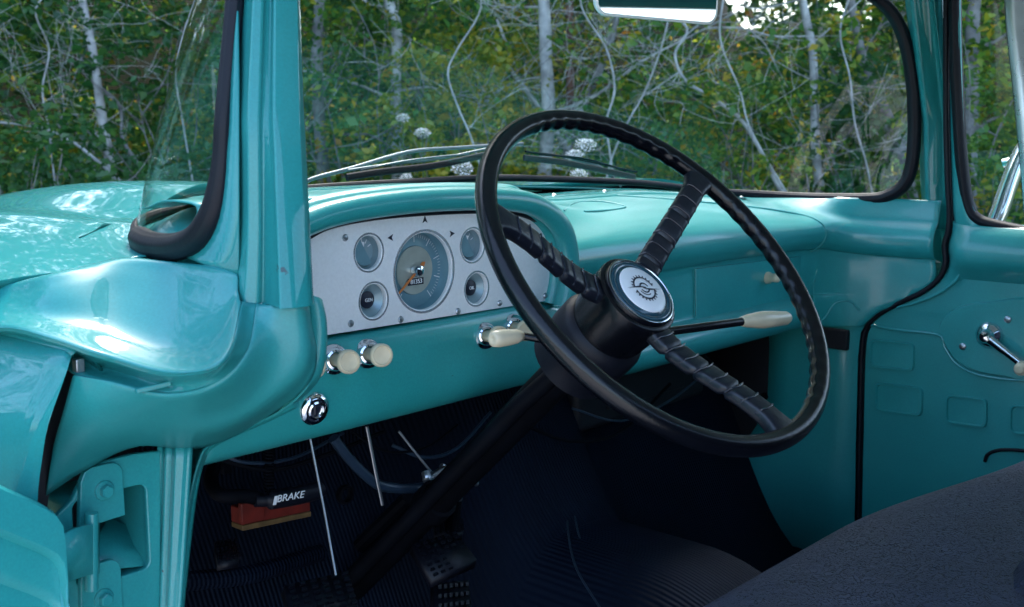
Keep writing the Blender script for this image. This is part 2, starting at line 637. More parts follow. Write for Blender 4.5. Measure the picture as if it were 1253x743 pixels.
xs = [-0.91 + 1.82 * i / 120 for i in range(121)]
rows = []
for j in range(30):
    t = j / 29
    rows.append([V(x, hood_rear(x) + (2.55 - hood_rear(x)) * t, hood_z(x, hood_rear(x) + (2.55 - hood_rear(x)) * t)) for x in xs])
# rear edge turned down
rows.insert(0, [p + Vector((0, 0.004, -0.007)) for p in rows[0]])
# nose turned down
for k in range(1, 6):
    a = k / 5 * 1.3
    rows.append([p + Vector((0, 0.10 * math.sin(a), -0.25 * (1 - math.cos(a)))) for p in rows[30]])
MB().grid(rows).build('hood', PAINT, T, smooth=50, solid=0.003)

# windshield base line
BASE = [PX(274, 150, -.745), PX(271.5, 200, -.748), PX(267, 236, -.750), PX(259, 266, -.752), PX(244, 289, -.753), PX(222, 301, -.752), PX(197, 302, -.747), PX(174, 294, -.738), V(-.690, 1.115, -.107), V(-.60, 1.185, -.10),
        V(-.40, 1.225, -.088), V(-.15, 1.26, -.088), V(0, 1.27, -.088), V(.15, 1.262, -.094), V(.40, 1.235, -.110), V(.60, 1.185, -.134),
        V(.70, 1.09, -.146), PX(1060, 244, .740), PX(1086, 240, .748), PX(1103, 230, .751), PX(1113, 213, .752), PX(1117.5, 187, .752), PX(1119, 158, .751)]
TOP = [V(-.69, .885, .27), V(-.689, .887, .272), V(-.687, .889, .275), V(-.684, .892, .278), V(-.678, .897, .281), V(-.668, .904, .284), V(-.65, .915, .287), V(-.62, .93, .289), V(-.58, .945, .291), V(-.50, .972, .293),
       V(-.38, 1.005, .295), V(-.15, 1.042, .297), V(0, 1.048, .297), V(.15, 1.042, .297), V(.38, 1.005, .293), PX(1000, -40, .615),
       PX(1036, -24, .655), PX(1062, -9, .685), PX(1080, 4, .705), PX(1094, 20, .720), PX(1105, 43, .731), PX(1113, 75, .739), PX(1118, 115, .746)]
base = resample(catmull(BASE, 10), 120)
top = resample(catmull(TOP, 10), 120)
# corresponding parameter along both: use the control points instead
base = catmull(BASE, 8)
top = catmull(TOP, 8)
rows = []
for k in range(9):
    t = k / 8
    rows.append([a.lerp(b, t) + Vector((a.x * 0.03, 0.012, 0)) * math.sin(math.pi * t) for a, b in zip(base, top)])
MB().grid(rows).build('windshield', GLASS, T, smooth=80)

# cowl panel between the glass and the hood
rows = []
cb = [p for p in base if p.y > 1.02]
for k in range(7):
    t = k / 6
    r = []
    for p in cb:
        q = Vector((p.x, p.y - .01, p.z - 0.014))
        yy = max(hood_rear(p.x) + .08, p.y + .05)
        e = Vector((p.x * 1.03, yy, EYE + hood_z(p.x * 1.03, max(yy, 1.1)) - 0.016))
        r.append(q.lerp(e, t))
    rows.append(r)
MB().grid(rows).build('cowl', PAINT, T, smooth=50, solid=0.003)

# corner between the wrapped glass and the hood edge
cp_ = [p for p in base if p.x < -.60 and .985 < p.y < 1.20]
rows = []
for t in (0, .15, .4, .7, 1.0):
    r = []
    for p in cp_:
        w = smooth01((p.y - 1.02) / .10)
        e = Vector((p.x - .085 * (1 - w) - .03 * w, p.y + .01 + .12 * w, 0))
        e.z = EYE + hood_z(e.x, max(e.y, 1.0)) - .0035
        q = p + Vector((.01, -.01 * w, -.008))
        v = q.lerp(e, t)
        v.z += .004 * math.sin(math.pi * t)
        r.append(v)
    rows.append(r)
MB().grid(rows).build('cowl_corner', PAINT, T, smooth=60, solid=.002)

# seal round the glass: fat rubber profile, fattest at the two lower corners
def between(a, b, n=14):
    return [a.lerp(b, (k + 1) / (n + 1)) for k in range(n)]
loop = base[::4] + between(base[-1], top[-1], 4) + top[::-1][::4] + between(top[0], base[0], 6)
seal = resample(catmull(loop, 6, closed=True) + [loop[0]], 420)[:-1]
def seal_r(p):
    z = p.z - EYE
    if z > .2:
        return .012
    if p.x < 0:
        corner = smooth01((-z - .02) / .08)                # fat lower corner on the driver side
        fade = smooth01((1.10 - p.y) / .08)
        return max(.0056, (.0086 + .0046 * corner) * (fade if p.y > 1.0 else 1))
    return .0058 + .0064 * smooth01((p.x - .55) / .16)
MB().tube(seal, [seal_r(p) for p in seal], n=40, closed=True, up=Z, groove=.07).build('windshield_seal', RUBBER, T, smooth=60)

# ---------------- A pillars
def pillar(sgn):
    sec = [(286, .872), (289, .858), (296, .845), (303, .830), (317, .824), (321, .827), (330, .825), (334, .814), (350, .810), (366, .808), (371, .811), (372.5, .820)]
    pts = [PY(px, 150, y) for px, y in sec]
    pts = [Vector((p.x, p.y, 0)) for p in pts] + [Vector((-.69, .875, 0)), Vector((-.72, .885, 0))]
    if sgn > 0:                                # the far pillar shows its inner face between the seal and the door gap
        pts = [PY(px, 150, y) for px, y in [(1125, .874), (1128, .866), (1131, .856), (1136, .848), (1148, .838), (1153, .832), (1157, .826), (1159.5, .820)]]
        pts = [Vector((-p.x, p.y, 0)) for p in pts] + [Vector((-.80, .815, 0)), Vector((-.80, .88, 0))]
    rows = []
    for zz in ((-.155,) if sgn < 0 else (-.26, -.155)) + (-.14, -.12, -.10, -.08, -.05, -.02, 0, .02, .05, .1, .15, .2, .25, .29, .315):
        fl = 0.012  * max(0, (-.06 - zz) / .1) ** 2
        r = []
        for i, p in enumerate(pts):
            k = min(1, i / 11) if sgn < 0 else .2
            x = p.x + 0.18 * (zz if zz > 0 else zz * .35) - fl * max(0, 1 - i / 6)
            y = p.y + (.07 + .17 * k) * (zz if zz > 0 else zz * .35)
            if sgn < 0 and 5 < i < 12 and zz < .03:          # rear faces sweep back toward the foot
                y += .12 * (zz - .03)
                x += .07 * (zz - .03)
            r.append(Vector((x if sgn < 0 else -x, y, EYE + zz)))
        rows.append(r)
    MB().grid(rows, closed_u=True).build('windshield_pillar', PAINT, T, smooth=32, bevel=0.002)


pillar(-1)
pillar(1)


def CX(*pts):                                  # (px, py, x) -> points on planes x = const
    return [PX(*p) for p in pts]


def CY(*pts):
    return [PY(*p) for p in pts]


# ---------------- driver side of the body: cowl top, shoulder, channel, door jamb
c0 = CX((-90, 372, -.90), (0, 351, -.862), (60, 336, -.845), (120, 322, -.80), (150, 315, -.778), (200, 320, -.760), (243, 324, -.754), (272, 328, -.752), (289, 336, -.752))
c1 = CX((-90, 384, -.902), (0, 363, -.868), (60, 350, -.852), (110, 339, -.82), (145, 328, -.792), (200, 333, -.768), (245, 343, -.763), (270, 347, -.761), (291, 349, -.757))
c1b = CX((-90, 392, -.903), (0, 373, -.874), (60, 365, -.858), (108, 361, -.831), (142, 362, -.807), (200, 380, -.787), (240, 388, -.781), (268, 382, -.774), (291, 355, -.759))
c2 = CX((-90, 404, -.905), (0, 386, -.883), (60, 388, -.866), (108, 398, -.845), (140, 411, -.829), (195, 430, -.811), (243, 434, -.801), (273, 411, -.787), (292, 361, -.762))
c3 = CX((-90, 414, -.907), (0, 397, -.893), (60, 408, -.880), (110, 425, -.865), (140, 434, -.853), (200, 451, -.840), (250, 449, -.828), (278, 425, -.808), (293, 367, -.766))
c4 = CX((-90, 419, -.907), (0, 402, -.895), (60, 414, -.883), (110, 431, -.868), (140, 440, -.856), (200, 457, -.843), (256, 452, -.831), (282, 427, -.811), (295, 370, -.767))
cm = [p + (Vector((.0, .035, -.014)) if i < 4 else Vector((.03, .06, -.022))) for i, p in enumerate(c0)]
loft('cowl_side', [cm, c0, c1, c1b, c2, c3, c4], PAINT, T, n=70, sub=5, solid=0.002, smooth=60, relax=4)
gs0 = CX((288, 5, -.726), (283, 90, -.738), (275, 172, -.746), (267, 232, -.750), (258, 268, -.752), (246, 290, -.753), (228, 302, -.753), (212, 308, -.753))
gs1 = CX((291, 5, -.726), (292, 90, -.738), (292, 172, -.746), (292, 232, -.750), (292, 268, -.752), (292, 300, -.753), (292, 325, -.753), (290, 341, -.753))
loft('pillar_gusset', [gs0, gs1], PAINT, T, n=24, solid=.002)
# channel between the shoulder and the jamb
g0 = CX((-90, 419.5, -.9065), (0, 402.5, -.8945), (60, 414.5, -.8825), (110, 431.5, -.8675), (140, 440.5, -.8555), (200, 457.5, -.8425), (256, 452.5, -.8305), (282.5, 427, -.8105), (295.5, 370, -.7665))
g1 = CX((-90, 428, -.885), (0, 411, -.873), (60, 425, -.862), (110, 444, -.847), (140, 453, -.835), (201, 468, -.823), (259, 459, -.812), (292, 429, -.792), (305, 371, -.757))
g2 = CX((-90, 440, -.888), (0, 422, -.876), (60, 440, -.865), (100, 462, -.866), (135, 470, -.852), (203, 482, -.826), (263, 469, -.806), (302, 430, -.779), (314, 372, -.752))
loft('cowl_channel', [g0, g1, g2], PAINT, T, n=70, sub=4, solid=0.002, smooth=60)
# jamb face of the dog-leg
j0 = CX((91, 459, -.870), (135, 467, -.854), (203, 482, -.8265), (263, 469, -.8065), (302, 430, -.7795), (314, 372, -.7525))
j0b = CX((89, 464, -.870), (137, 473, -.854), (206, 488, -.825), (268, 474, -.804), (309, 432, -.775), (321, 373, -.749))
jm = CY((79, 500, .935), (133, 500, .895), (215, 510, .868), (285, 500, .835), (336, 446, .803), (348, 375, .792))
jn = CY((66, 545, .965), (125, 537, .93), (213, 530, .905), (278, 526, .86), (370, 452, .792), (372, 374, .786))
j1 = CX((56, 606, -.868), (108, 572, -.828), (170, 545, -.775), (256, 545, -.712), (377, 470, -.702), (378, 377, -.700))
loft('door_jamb', [j0, j0b, jm, jn, j1], JAMB, T, n=60, sub=5, solid=0.002, smooth=60, relax=12)
# rolled inner flange of the jamb (the rounded lip toward the dashboard)
l0 = CX((378, 360, -.7005), (378, 390, -.7005), (378.5, 430, -.7010), (377, 470, -.7015), (345, 502, -.705), (300, 524, -.709), (256, 545, -.7125), (243, 565, -.716), (232, 610, -.722), (224, 680, -.726), (216, 760, -.73))
l1 = CX((389, 364, -.694), (393, 392, -.694), (392.5, 430, -.694), (384, 466, -.694), (353, 496, -.697), (309, 519, -.701), (262, 541, -.705), (247, 562, -.71), (236, 607, -.714), (227, 680, -.718), (220, 760, -.722))
l2 = CX((392, 368, -.684), (398, 395, -.684), (397, 432, -.684), (388, 464, -.684), (358, 494, -.686), (314, 518, -.690), (266, 540, -.694), (250, 562, -.699), (238, 607, -.703), (229, 680, -.708), (222, 760, -.712))
l3 = [p + Vector((.004, .03, 0)) for p in l2]
loft('jamb_flange', [l0, l1, l2, l3], JAMB, T, n=70, sub=4, solid=0.002, smooth=70)
# rolled welt along its lower edge
MB().tube(catmull(CX((362, 494, -.692), (330, 510, -.694), (292, 527, -.697), (262, 542, -.701), (246, 562, -.706), (236, 606, -.712), (227, 680, -.717), (219, 760, -.722)), 6), 0.0042, n=8).build('jamb_welt', PAINT, T)
# seam strip at the foot of the pillar
MB().tube(catmull(CX((321, 373, -.748), (340, 376, -.735), (362, 378, -.718), (377, 378, -.703)), 5), 0.0018, n=6).build('pillar_seam', PAINT, T)

# fender side (outside of the door gap)
f0 = [(87, 436, .915), (75, 470, .918), (57, 522, .922), (49, 570, .928), (45, 606, .932), (42, 700, .94), (42, 800, .945)]
rear = [PY(*p) for p in f0]
cols = [resample(catmull(rear, 6), 24)]
inner = [p + Vector((.001, .02, 0)) for p in cols[0]]
side = [inner, cols[0]]
for dy, dx in ((.006, -.004), (.03, -.008), (.10, -.017), (.25, -.030), (.5, -.035), (.9, -.035), (1.5, -.02)):
    r = []
    for i, p in enumerate(cols[0]):
        bulge = math.sin(min(1, i / 8) * math.pi / 2)
        r.append(p + Vector((dx * (0.4 + .9 * bulge), dy, (0.004 if i == 0 else 0) + dy * 0.01)))
    side.append(r)
MB().grid(side).build('fender', PAINT, T, smooth=60, solid=0.0025)
# fender top edge rolled in under the shoulder line
ft0 = [r[0] for r in side[1:]]
ft1 = [p + Vector((.018, .004, .003)) for p in ft0]
ft2 = [p + Vector((.030, .004, -.02)) for p in ft0]
ftm = [p + Vector((.006, .002, .003)) for p in ft0]
MB().grid([ft0, ftm, ft1, ft2]).build('fender_flange', PAINT, T, smooth=70, solid=0.002)
# passenger fender, seen over the cowl
side2 = [[Vector((-p.x, p.y, p.z - .05)) for p in r] for r in side]
MB().grid(side2).build('fender', PAINT, T, smooth=60, solid=0.0025)
# small clip in the groove
q = PX(96, 447, -.862)
MB().box(q, X * .004, Y * .004, Z * .006).build('fender_clip', STEEL, T, bevel=.001)
q = PX(187, 474, -.835)
MB().box(q, (X * .011 + Y * -.009 + Z * .003), Z * .0022, Y * .002).build('panel_tab', PAINT, T, bevel=.001)

# ---------------- hinge post
HY = 1.0
def pxz(px, py, y=HY):
    p = PY(px, py, y)
    return (p.x, p.z - EYE)
outl = [pxz(*p) for p in [(60, 800), (60, 640), (88, 612), (100, 585), (125, 566), (160, 557), (193, 553), (193, 800)]]
def rrect(px0, py0, px1, py1, r=.010, tl=None):
    a = pxz(px0, py0); b = pxz(px1, py1)
    x0, x1, z1, z0 = a[0], b[0], a[1], b[1]
    out = []
    for cx, cz, s in ((x1 - r, z1 - r, 0), (x0 + r, z1 - r, 90), (x0 + r, z0 + r, 180), (x1 - r, z0 + r, 270)):
        for k in range(6):
            t = rad(s + 90 * k / 5)
            out.append((cx + r * math.cos(t), cz + r * math.sin(t)))
    return out
hole = rrect(84, 612, 183, 695)
plate('hinge_post', outl, V(0, HY, 0), X, Z, PAINT_LIFTED, T, holes=[hole], thick=.004, bevel=.0015)
# pocket behind the hole
pk = []
hp = [Vector((a, HY, b + EYE)) for a, b in hole]
cen = sum(hp, Vector()) / len(hp)
MB().grid([hp + [hp[0]], [p + Vector((0, .05, 0)) for p in hp + [hp[0]]], [cen + (p - cen) * .8 + Vector((.01, .11, -.01)) for p in hp + [hp[0]]]]).build('hinge_pocket', PAINT_LIFTED, T, smooth=60)
a0, a1, a2, a3 = PY(95, 700, 1.004), PY(186, 692, 1.004), PY(186, 656, 1.040), PY(132, 634, 1.045)
MB().grid([[a0, a1], [a3, a2]]).build('pocket_panel', PAINT_LIFTED, T, solid=.002)
# post flange with its ridges
def colpx(px_top, px_bot, y):
    return [PY(px_top + (px_bot - px_top) * k / 10, 540 + (800 - 540) * k / 10, y) for k in range(11)]
cols = [colpx(*c) for c in [(193, 190, 1.0), (201, 193, 1.0), (204, 195, .990), (212, 201, .988), (216, 204, .976), (226, 210, .973), (232, 215, .968), (236, 219, .968)]]
MB().grid(cols).build('post_flange', PAINT_LIFTED, T, smooth=50, solid=.002, bevel=.001)
# hinge leaves with their bolts
def leaf(px0, py0, px1, py1, bolt, name='hinge_leaf'):
    a = pxz(px0, py0, HY - .006); b = pxz(px1, py1, HY - .006)
    r = .011
    out = [(a[0], b[1]), (a[0] + .004, a[1] - r), (a[0] + .008, a[1] - .003), (a[0] + .014, a[1])]
    for k in range(7):
        t = rad(90 - 15 * k)
        out.append((b[0] - r + r * math.cos(t), a[1] - r + r * math.sin(t)))
    out += [(b[0], b[1] + .002)]
    lf = plate(name, out, V(0, HY - .006, 0), X, Z, PAINT_LIFTED, T, thick=.005, bevel=.001)
    c = PY(*bolt, HY - .009)
    MB().lathe([(.0, -.0), (.0098, 0), (.0098, -.002), (.009, -.0028), (.0, -.0028)][::1], c, Y, 20).lathe([(.0065, -.0025), (.0065, -.0085), (.0055, -.0095), (0, -.0095)], c, Y, 6).build('bolt', PAINT_LIFTED, lf, smooth=30)
leaf(92, 577, 150, 631, (127, 600))
leaf(92, 698, 150, 790, (126, 732))
# swinging hinge arm between the post and the door
arm = [PY(118, 640, .985), PY(104, 643, .955), PY(88, 648, .94), PY(74, 656, .935)]
armb = [PY(118, 702, .985), PY(104, 704, .955), PY(88, 709, .94), PY(74, 715, .935)]
MB().grid([catmull(arm, 5), catmull(armb, 5)]).build('hinge_arm', PAINT_LIFTED, T, solid=.006, smooth=50, bevel=.001)
pp = PY(110, 640, .968)
MB().tube([PY(112, 628, .97), PY(112, 722, .97)], .006, n=12).build('hinge_pin', PAINT_LIFTED, T)
# dark sheets standing in for the shade behind post and gap
MB().grid([[V(-.86, 1.13, -.22), V(-.70, 1.13, -.22)], [V(-.86, 1.13, -1.0), V(-.70, 1.13, -1.0)]]).build('post_shade_sheet', DARK, T)
MB().grid([[PY(96, 452, .985), PY(86, 470, .985), PY(70, 530, .985), PY(58, 620, .99)], [PY(70, 425, .99), PY(50, 450, .99), PY(30, 530, .99), PY(20, 640, .99)]]).build('gap_shade_sheet', DARK, T)

# ---------------- open driver door
HP = PY(81, 690, .905)
HP.z = 0
u = Vector((-.985, -.17, 0)).normalized()
nrm = Vector((u.y, -u.x, 0)).normalized()
if nrm.y > 0:
    nrm = -nrm                                # faces the rear: the inner side of the opened door
def D(s, z, d=0.0):
    return HP + u * s + nrm * d + Vector((0, 0, z + EYE))
dprof = [(0.0, -.372), (.0005, -.345), (.002, -.334), (.007, -.325), (.022, -.312), (.040, -.299), (.062, -.283), (.10, -.255), (.15, -.215), (.185, -.17), (.20, -.13), (.24, -.115), (.6, -.112), (.95, -.115)]
dp = resample(catmull([Vector((a, b, 0)) for a, b in dprof], 6), 90)
rows = []
for dz, d in ((0, -.055), (0, -.004), (.003, 0), (.026, 0), (.036, 0), (.041, -.005), (.043, -.010), (.070, -.010), (.078, -.012), (.084, -.018), (.10, -.018), (.3, -.018), (.9, -.018)):
    rows.append([D(p.x, max(p.y - dz, -1.03), d) for p in dp])
drv = MB().grid(rows).build('driver_door', PAINT_LIFTED, T, smooth=50, solid=.002)
MB().grid([[D(0, -.372, -.055), D(0, -1.03, -.055)], [D(0, -.372, 0), D(0, -1.03, 0)]]).build('door_edge', PAINT_LIFTED, drv, solid=.002)
MB().grid([[D(0, -.372, -.056), D(.2, -.14, -.056), D(.95, -.115, -.056)], [D(0, -1.03, -.056), D(.2, -1.03, -.056), D(.95, -1.03, -.056)]]).build('door_skin', PAINT, drv, solid=.002)
m_ = MB()
m_.tube(catmull([D(.24, -.12, -.03), D(.235, .05, -.03), D(.27, .24, -.01), D(.32, .29, 0.0), D(.6, .30, 0), D(.88, .29, 0), D(.93, .22, -.01), D(.945, -.12, -.03)], 6), .022, n=10)
m_.build('window_frame', PAINT_LIFTED, drv, smooth=50)

# the gap line between the passenger door and the body
GAP = [(1158, -40), (1158, 60), (1158, 150), (1160, 225), (1162, 262), (1160, 285), (1156, 300), (1157, 322), (1150, 340), (1130, 357), (1100, 371), (1074, 386), (1060, 402), (1055, 430), (1053, 500), (1051, 600), (1049, 700), (1048, 780)]
gp3 = catmull([PX(px, py, .742) for px, py in GAP], 8)
def gap_y(z):
    best = None
    for p in gp3:
        d = abs(p.z - EYE - z)
        if best is None or d < best[0]:
            best = (d, p.y)
    return best[1]

# ---------------- dashboard
rowsP = [(.185, -.118), (.125, -.123), (.065, -.132), (.010, -.150), (-.022, -.170), (-.034, -.190), (-.030, -.212), (-.012, -.229), (.0, -.236),
         (0.0, -.290), (0.0, -.322), (-.012, -.327), (-.030, -.340), (-.035, -.356), (-.028, -.372), (-.005, -.384), (.06, -.386)]
rowsC = [(.185, -.090), (.125, -.088), (.030, -.080), (-.040, -.080), (-.050, -.086), (-.040, -.100), (-.010, -.14), (-.010, -.20), (-.010, -.236),
         (-.044, -.240), (-.052, -.248), (-.054, -.280), (-.053, -.310), (-.049, -.328), (-.040, -.343), (-.022, -.352), (.04, -.355)]
def smooth01(t):
    t = min(1, max(0, t))
    return t * t * (3 - 2 * t)
def roll(x):
    return .024 * smooth01((x - .25) / .42)
path = [(-.70, 0), (-.5, 0), (-.3, 0), (-.2, 0), (-.1, 0), (0, 0), (.2, 0), (.4, 0), (.56, 0), (.62, -.004), (.67, -.022), (.705, -.055), (.728, -.105), (.740, -.160), (.745, -.215)]
pp3 = resample(catmull([Vector((a, b, 0)) for a, b in path], 10), 150)
cols = []
for i, p in enumerate(pp3):
    t = (pp3[min(i + 1, 149)] - pp3[max(i - 1, 0)]).normalized()
    nr = Vector((-t.y, t.x, 0))
    bend = smooth01((p.x - .60) / .12)
    col = []
    for k, ((dp, zp), (dc, zc)) in enumerate(zip(rowsP, rowsC)):
        a = smooth01((p.x + .20) / .12) if k < 9 else smooth01((p.x + .22) / .30)
        if k < 3:
            a = smooth01((p.x + .26) / .34)
        if k in (3, 4, 5):
            a = smooth01((p.x + .24) / .14)
        d, z = dc + (dp - dc) * a, zc + (zp - zc) * a
        if d > 0:
            d *= (1 - .93 * bend) * (1 - .68 * smooth01((-.53 - p.x) / .16))
        else:
            d *= 1 - .45 * bend
        e = smooth01((p.x - .66) / .08)
        z -= roll(p.x) * (1, 1, 1, .9, .6, .4, .3, .2, .1)[k] if k < 9 else 0
        if k < 3:
            z -= .020 * e * (k / 2)
        elif k < 9:
            z -= .012 * e
        # lower edge ends above the kick panel
        if k > 10:
            d = d * (1 - bend) + 0.0 * bend
        q = Vector((p.x, 1.035 + p.y, z + EYE)) + nr * d
        if p.x > .60:
            q.y = max(q.y, gap_y(q.z - EYE) + .006)
        col.append(q)
    cols.append(catmull(col, 3))
dash = MB().grid(cols).build('dashboard', PAINT_LIFTED, T, smooth=60, solid=.002, offset=-1)
# corner of the dash top inside the wrapped glass on the driver side
co = [p + Vector((.012, -.004, -.006)) for p in base if p.x < -.50 and p.z < EYE - .095]
ci = Vector((-.56, 1.05, EYE - .082))
MB().grid([co, [p.lerp(ci, .18) + Vector((0, 0, .006)) for p in co], [p.lerp(ci, .5) + Vector((0, 0, .006)) for p in co], [p.lerp(ci, .97) for p in co]]).build('dash_corner', PAINT_LIFTED, T, smooth=60, solid=.002)
# garnish strip under the glass with its screws
def top_z(x, d):
    a = smooth01((x + .26) / .34)
    def at(rw):
        for (d0, z0), (d1, z1) in zip(rw, rw[1:]):
            if d1 <= d <= d0:
                return z1 + (z0 - z1) * (d - d1) / (d0 - d1)
        return rw[0][1]
    return at(rowsC[:4]) * (1 - a) + at(rowsP[:4]) * a - roll(x)
rows = []
for d, up in ((.176, .001), (.172, .0045), (.150, .005), (.128, .0045), (.120, .003), (.118, -.001), (.117, -.012)):
    r = []
    for i in range(60):
        x = -.52 + 1.12 * i / 59
        e = max(0, (x - .46) / .14)
        dd = (d - (.06 * e ** 2 if d > .13 else .02 * e ** 2)) * (1 - .68 * smooth01((-.53 - x) / .16))
        r.append(V(x, 1.035 + dd, top_z(x, dd) + up))
    rows.append(r)
gp = [p.lerp(q, .5) for p, q in zip(rows[1], rows[3])]
gs = MB().grid(rows).build('garnish_strip', PAINT, T, smooth=50, solid=.002)
for px, py in ((742, 246), (875, 244), (960, 256), (1045, 251), (676, 240)):
    # screw heads on the strip
    best = min((p for p in gp), key=lambda p: abs(proj(p)[0] - px))
    c = best + Vector((0, 0, .0015))
    MB().lathe([(.0045, -.001), (.004, .001), (.002, .0022), (0, .0024)], c, Z + Y * -.15, 12).build('screw', STEEL, gs)

# raised pod outline along the passenger top (pressed crease)
# ---------------- instrument cluster
brow_mid = [(300, 345), (318, 305), (345, 287), (372, 274), (405, 262), (455, 252), (520, 245), (590, 243), (640, 247), (668, 259), (686, 278), (694, 302), (696, 340), (690, 376)]
bp = catmull([PY(x, y, .966) for x, y in brow_mid], 6)
MB().tube(bp, [0.0145] * len(bp), n=16, sx=1.0, sy=1.0, up=Z).build('cluster_hood', PAINT_LIFTED, T, smooth=60)
# second, larger roll blends it into the dash top
bp2 = [p + Vector((0, .024, .002)) for p in bp]
MB().tube(bp2, [0.0165] * len(bp), n=16, up=Z).build('cluster_hood', PAINT_LIFTED, T, smooth=60)
# dark strip standing in for the shaded gap under the brow
br = catmull([PY(x, y, .985) for x, y in [(330, 322), (352, 304), (376, 290), (405, 276), (455, 266), (520, 260), (590, 257.5), (635, 261), (660, 272), (676, 290), (683, 312), (684, 338)]], 6)
MB().tube(br, .0042, n=8).build('brow_gap_shade', RUBBER, T)

PLY = .990
def P2(px, py, y=PLY):
    p = PY(px, py, y)
    return Vector((p.x, p.z - EYE))
outline_px = [(300, 424), (310, 360), (330, 318), (352, 300), (376, 286), (405, 274), (455, 265), (520, 259.5), (590, 257), (634, 260), (657, 270), (673, 288), (681, 310), (682.5, 335), (680, 355), (675, 363), (667, 367)]
ol = [P2(*p) for p in outline_px]
ol3 = catmull([Vector((p.x, p.y, 0)) for p in ol], 4)
outl = [(p.x, p.y) for p in ol3]
def circ(c, r, n=40):
    return [(c.x + r * math.cos(2 * math.pi * k / n), c.y + r * math.sin(2 * math.pi * k / n)) for k in range(n)]
sp = P2(517, 332)
def rad_of(c, pytop):
    pass
SR = .0475
small = {'tl': (449, 309), 'bl': (455, 368), 'tr': (576, 300), 'br': (581, 353)}
gr = .0205
holes = [circ(sp, SR, 64)] + [circ(P2(*c), gr, 40) for c in small.values()]
panel = plate('instrument_panel', outl, V(0, PLY, 0), X, Z, SILVER, T, holes=holes, thick=.004, bevel=.0012)
# creased seam line on the panel's left end
# screws
for px, py in ((422, 291), (429, 396), (490, 391), (560, 381), (611, 371), (667, 362)):
    c = PY(px, py, PLY - .003)
    MB().lathe([(.0042, 0.001), (.0042, -.0008), (.003, -.0024), (0, -.003)], c, Y, 14).build('screw', STEEL, panel)
# the three indicator arrows
for (px, py), dr in (((478, 291), (-1, 0)), ((553, 286), (1, 0)), ((520, 269), (0, 1))):
    c = PY(px, py, PLY - .0036)
    dx, dz = dr
    a = X * dx + Z * dz
    b = X * -dz + Z * dx
    MB().face([c + a * .0046, c - a * .0036 + b * .0038, c - a * .0016, c - a * .0036 - b * .0038]).build('indicator_arrow', INK, panel, smooth=0, solid=.0006)

NY = -Y
def ring(mb, c, prof, n=48, mi=0):
    mb.lathe(prof, c, Y, n, mi)
# speedometer
spc = Vector((sp.x, PLY, sp.y + EYE))
spd = empty('speedometer', spc, T)
mb = MB()
ring(mb, spc, [(SR + .0035, -.0024), (SR + .003, -.004), (SR + .0005, -.004), (SR - .0006, -.002), (SR - .001, .016), (SR - .002, .0175)])
mb.m = [1 if k // 48 >= 3 else 0 for k in range(len(mb.f))]  # recess wall in a darker material, its shade put into the colour
mb.build('bezel', [BEZEL, GAUGE], spd)
mb = MB(); ring(mb, spc, [(SR - .001, .0165), (.030, .0150), (.0295, .0142)]); mb.build('dial_ring', GAUGE, spd)
mb = MB(); ring(mb, spc, [(.0295, .0143), (.0292, .0132), (.012, .0134), (0, .0134)]); mb.build('inner_dial', BRASS, spd)
mb = MB()
for k in range(57):
    a = rad(232 - 284 * k / 56)
    e = Vector((math.cos(a), 0, math.sin(a))); w = Vector((-math.sin(a), 0, math.cos(a)))
    big = k % 7 == 0
    r0, r1 = (.034, .0442) if big else (.0395, .0435)
    hw = .00055 if big else .00028
    z0 = .0142
    mb.face([spc + e * r0 + w * hw + Y * z0, spc + e * r1 + w * hw + Y * z0, spc + e * r1 - w * hw + Y * z0, spc + e * r0 - w * hw + Y * z0])
mb.build('tick_marks', WHITEMARK, spd, smooth=0)
mb = MB(); ring(mb, spc, [(.0075, .0125), (.0075, .006), (.006, .003), (.003, .0018), (0, .0015)], 24); mb.build('needle_hub', CHROME, spd)
ndir = (PY(492, 363, PLY + .008) - PY(514, 336, PLY + .008)).normalized()
nw = Y.cross(ndir)
hub = spc + Y * .0085
mb = MB()
mb.face([hub + nw * .0016, hub + ndir * .041 + nw * .0011, hub + ndir * .041 - nw * .0011, hub - nw * .0016])
mb.face([hub - ndir * .006 + nw * .002, hub - ndir * .012 + nw * .0028, hub - ndir * .016, hub - ndir * .012 - nw * .0028, hub - ndir * .006 - nw * .002])
mb.build('needle', ORANGE, spd, smooth=0, solid=.001)
oc = spc + Y * .0120 + Z * -.0135
MB().box(oc, X * .0125, Y * .0008, Z * .0042).build('odometer', INK, spd, bevel=.0004)
text_mesh('odometer_digits', '81353', .0078, oc - Y * .0012, X, Z, WHITEMARK, spd)
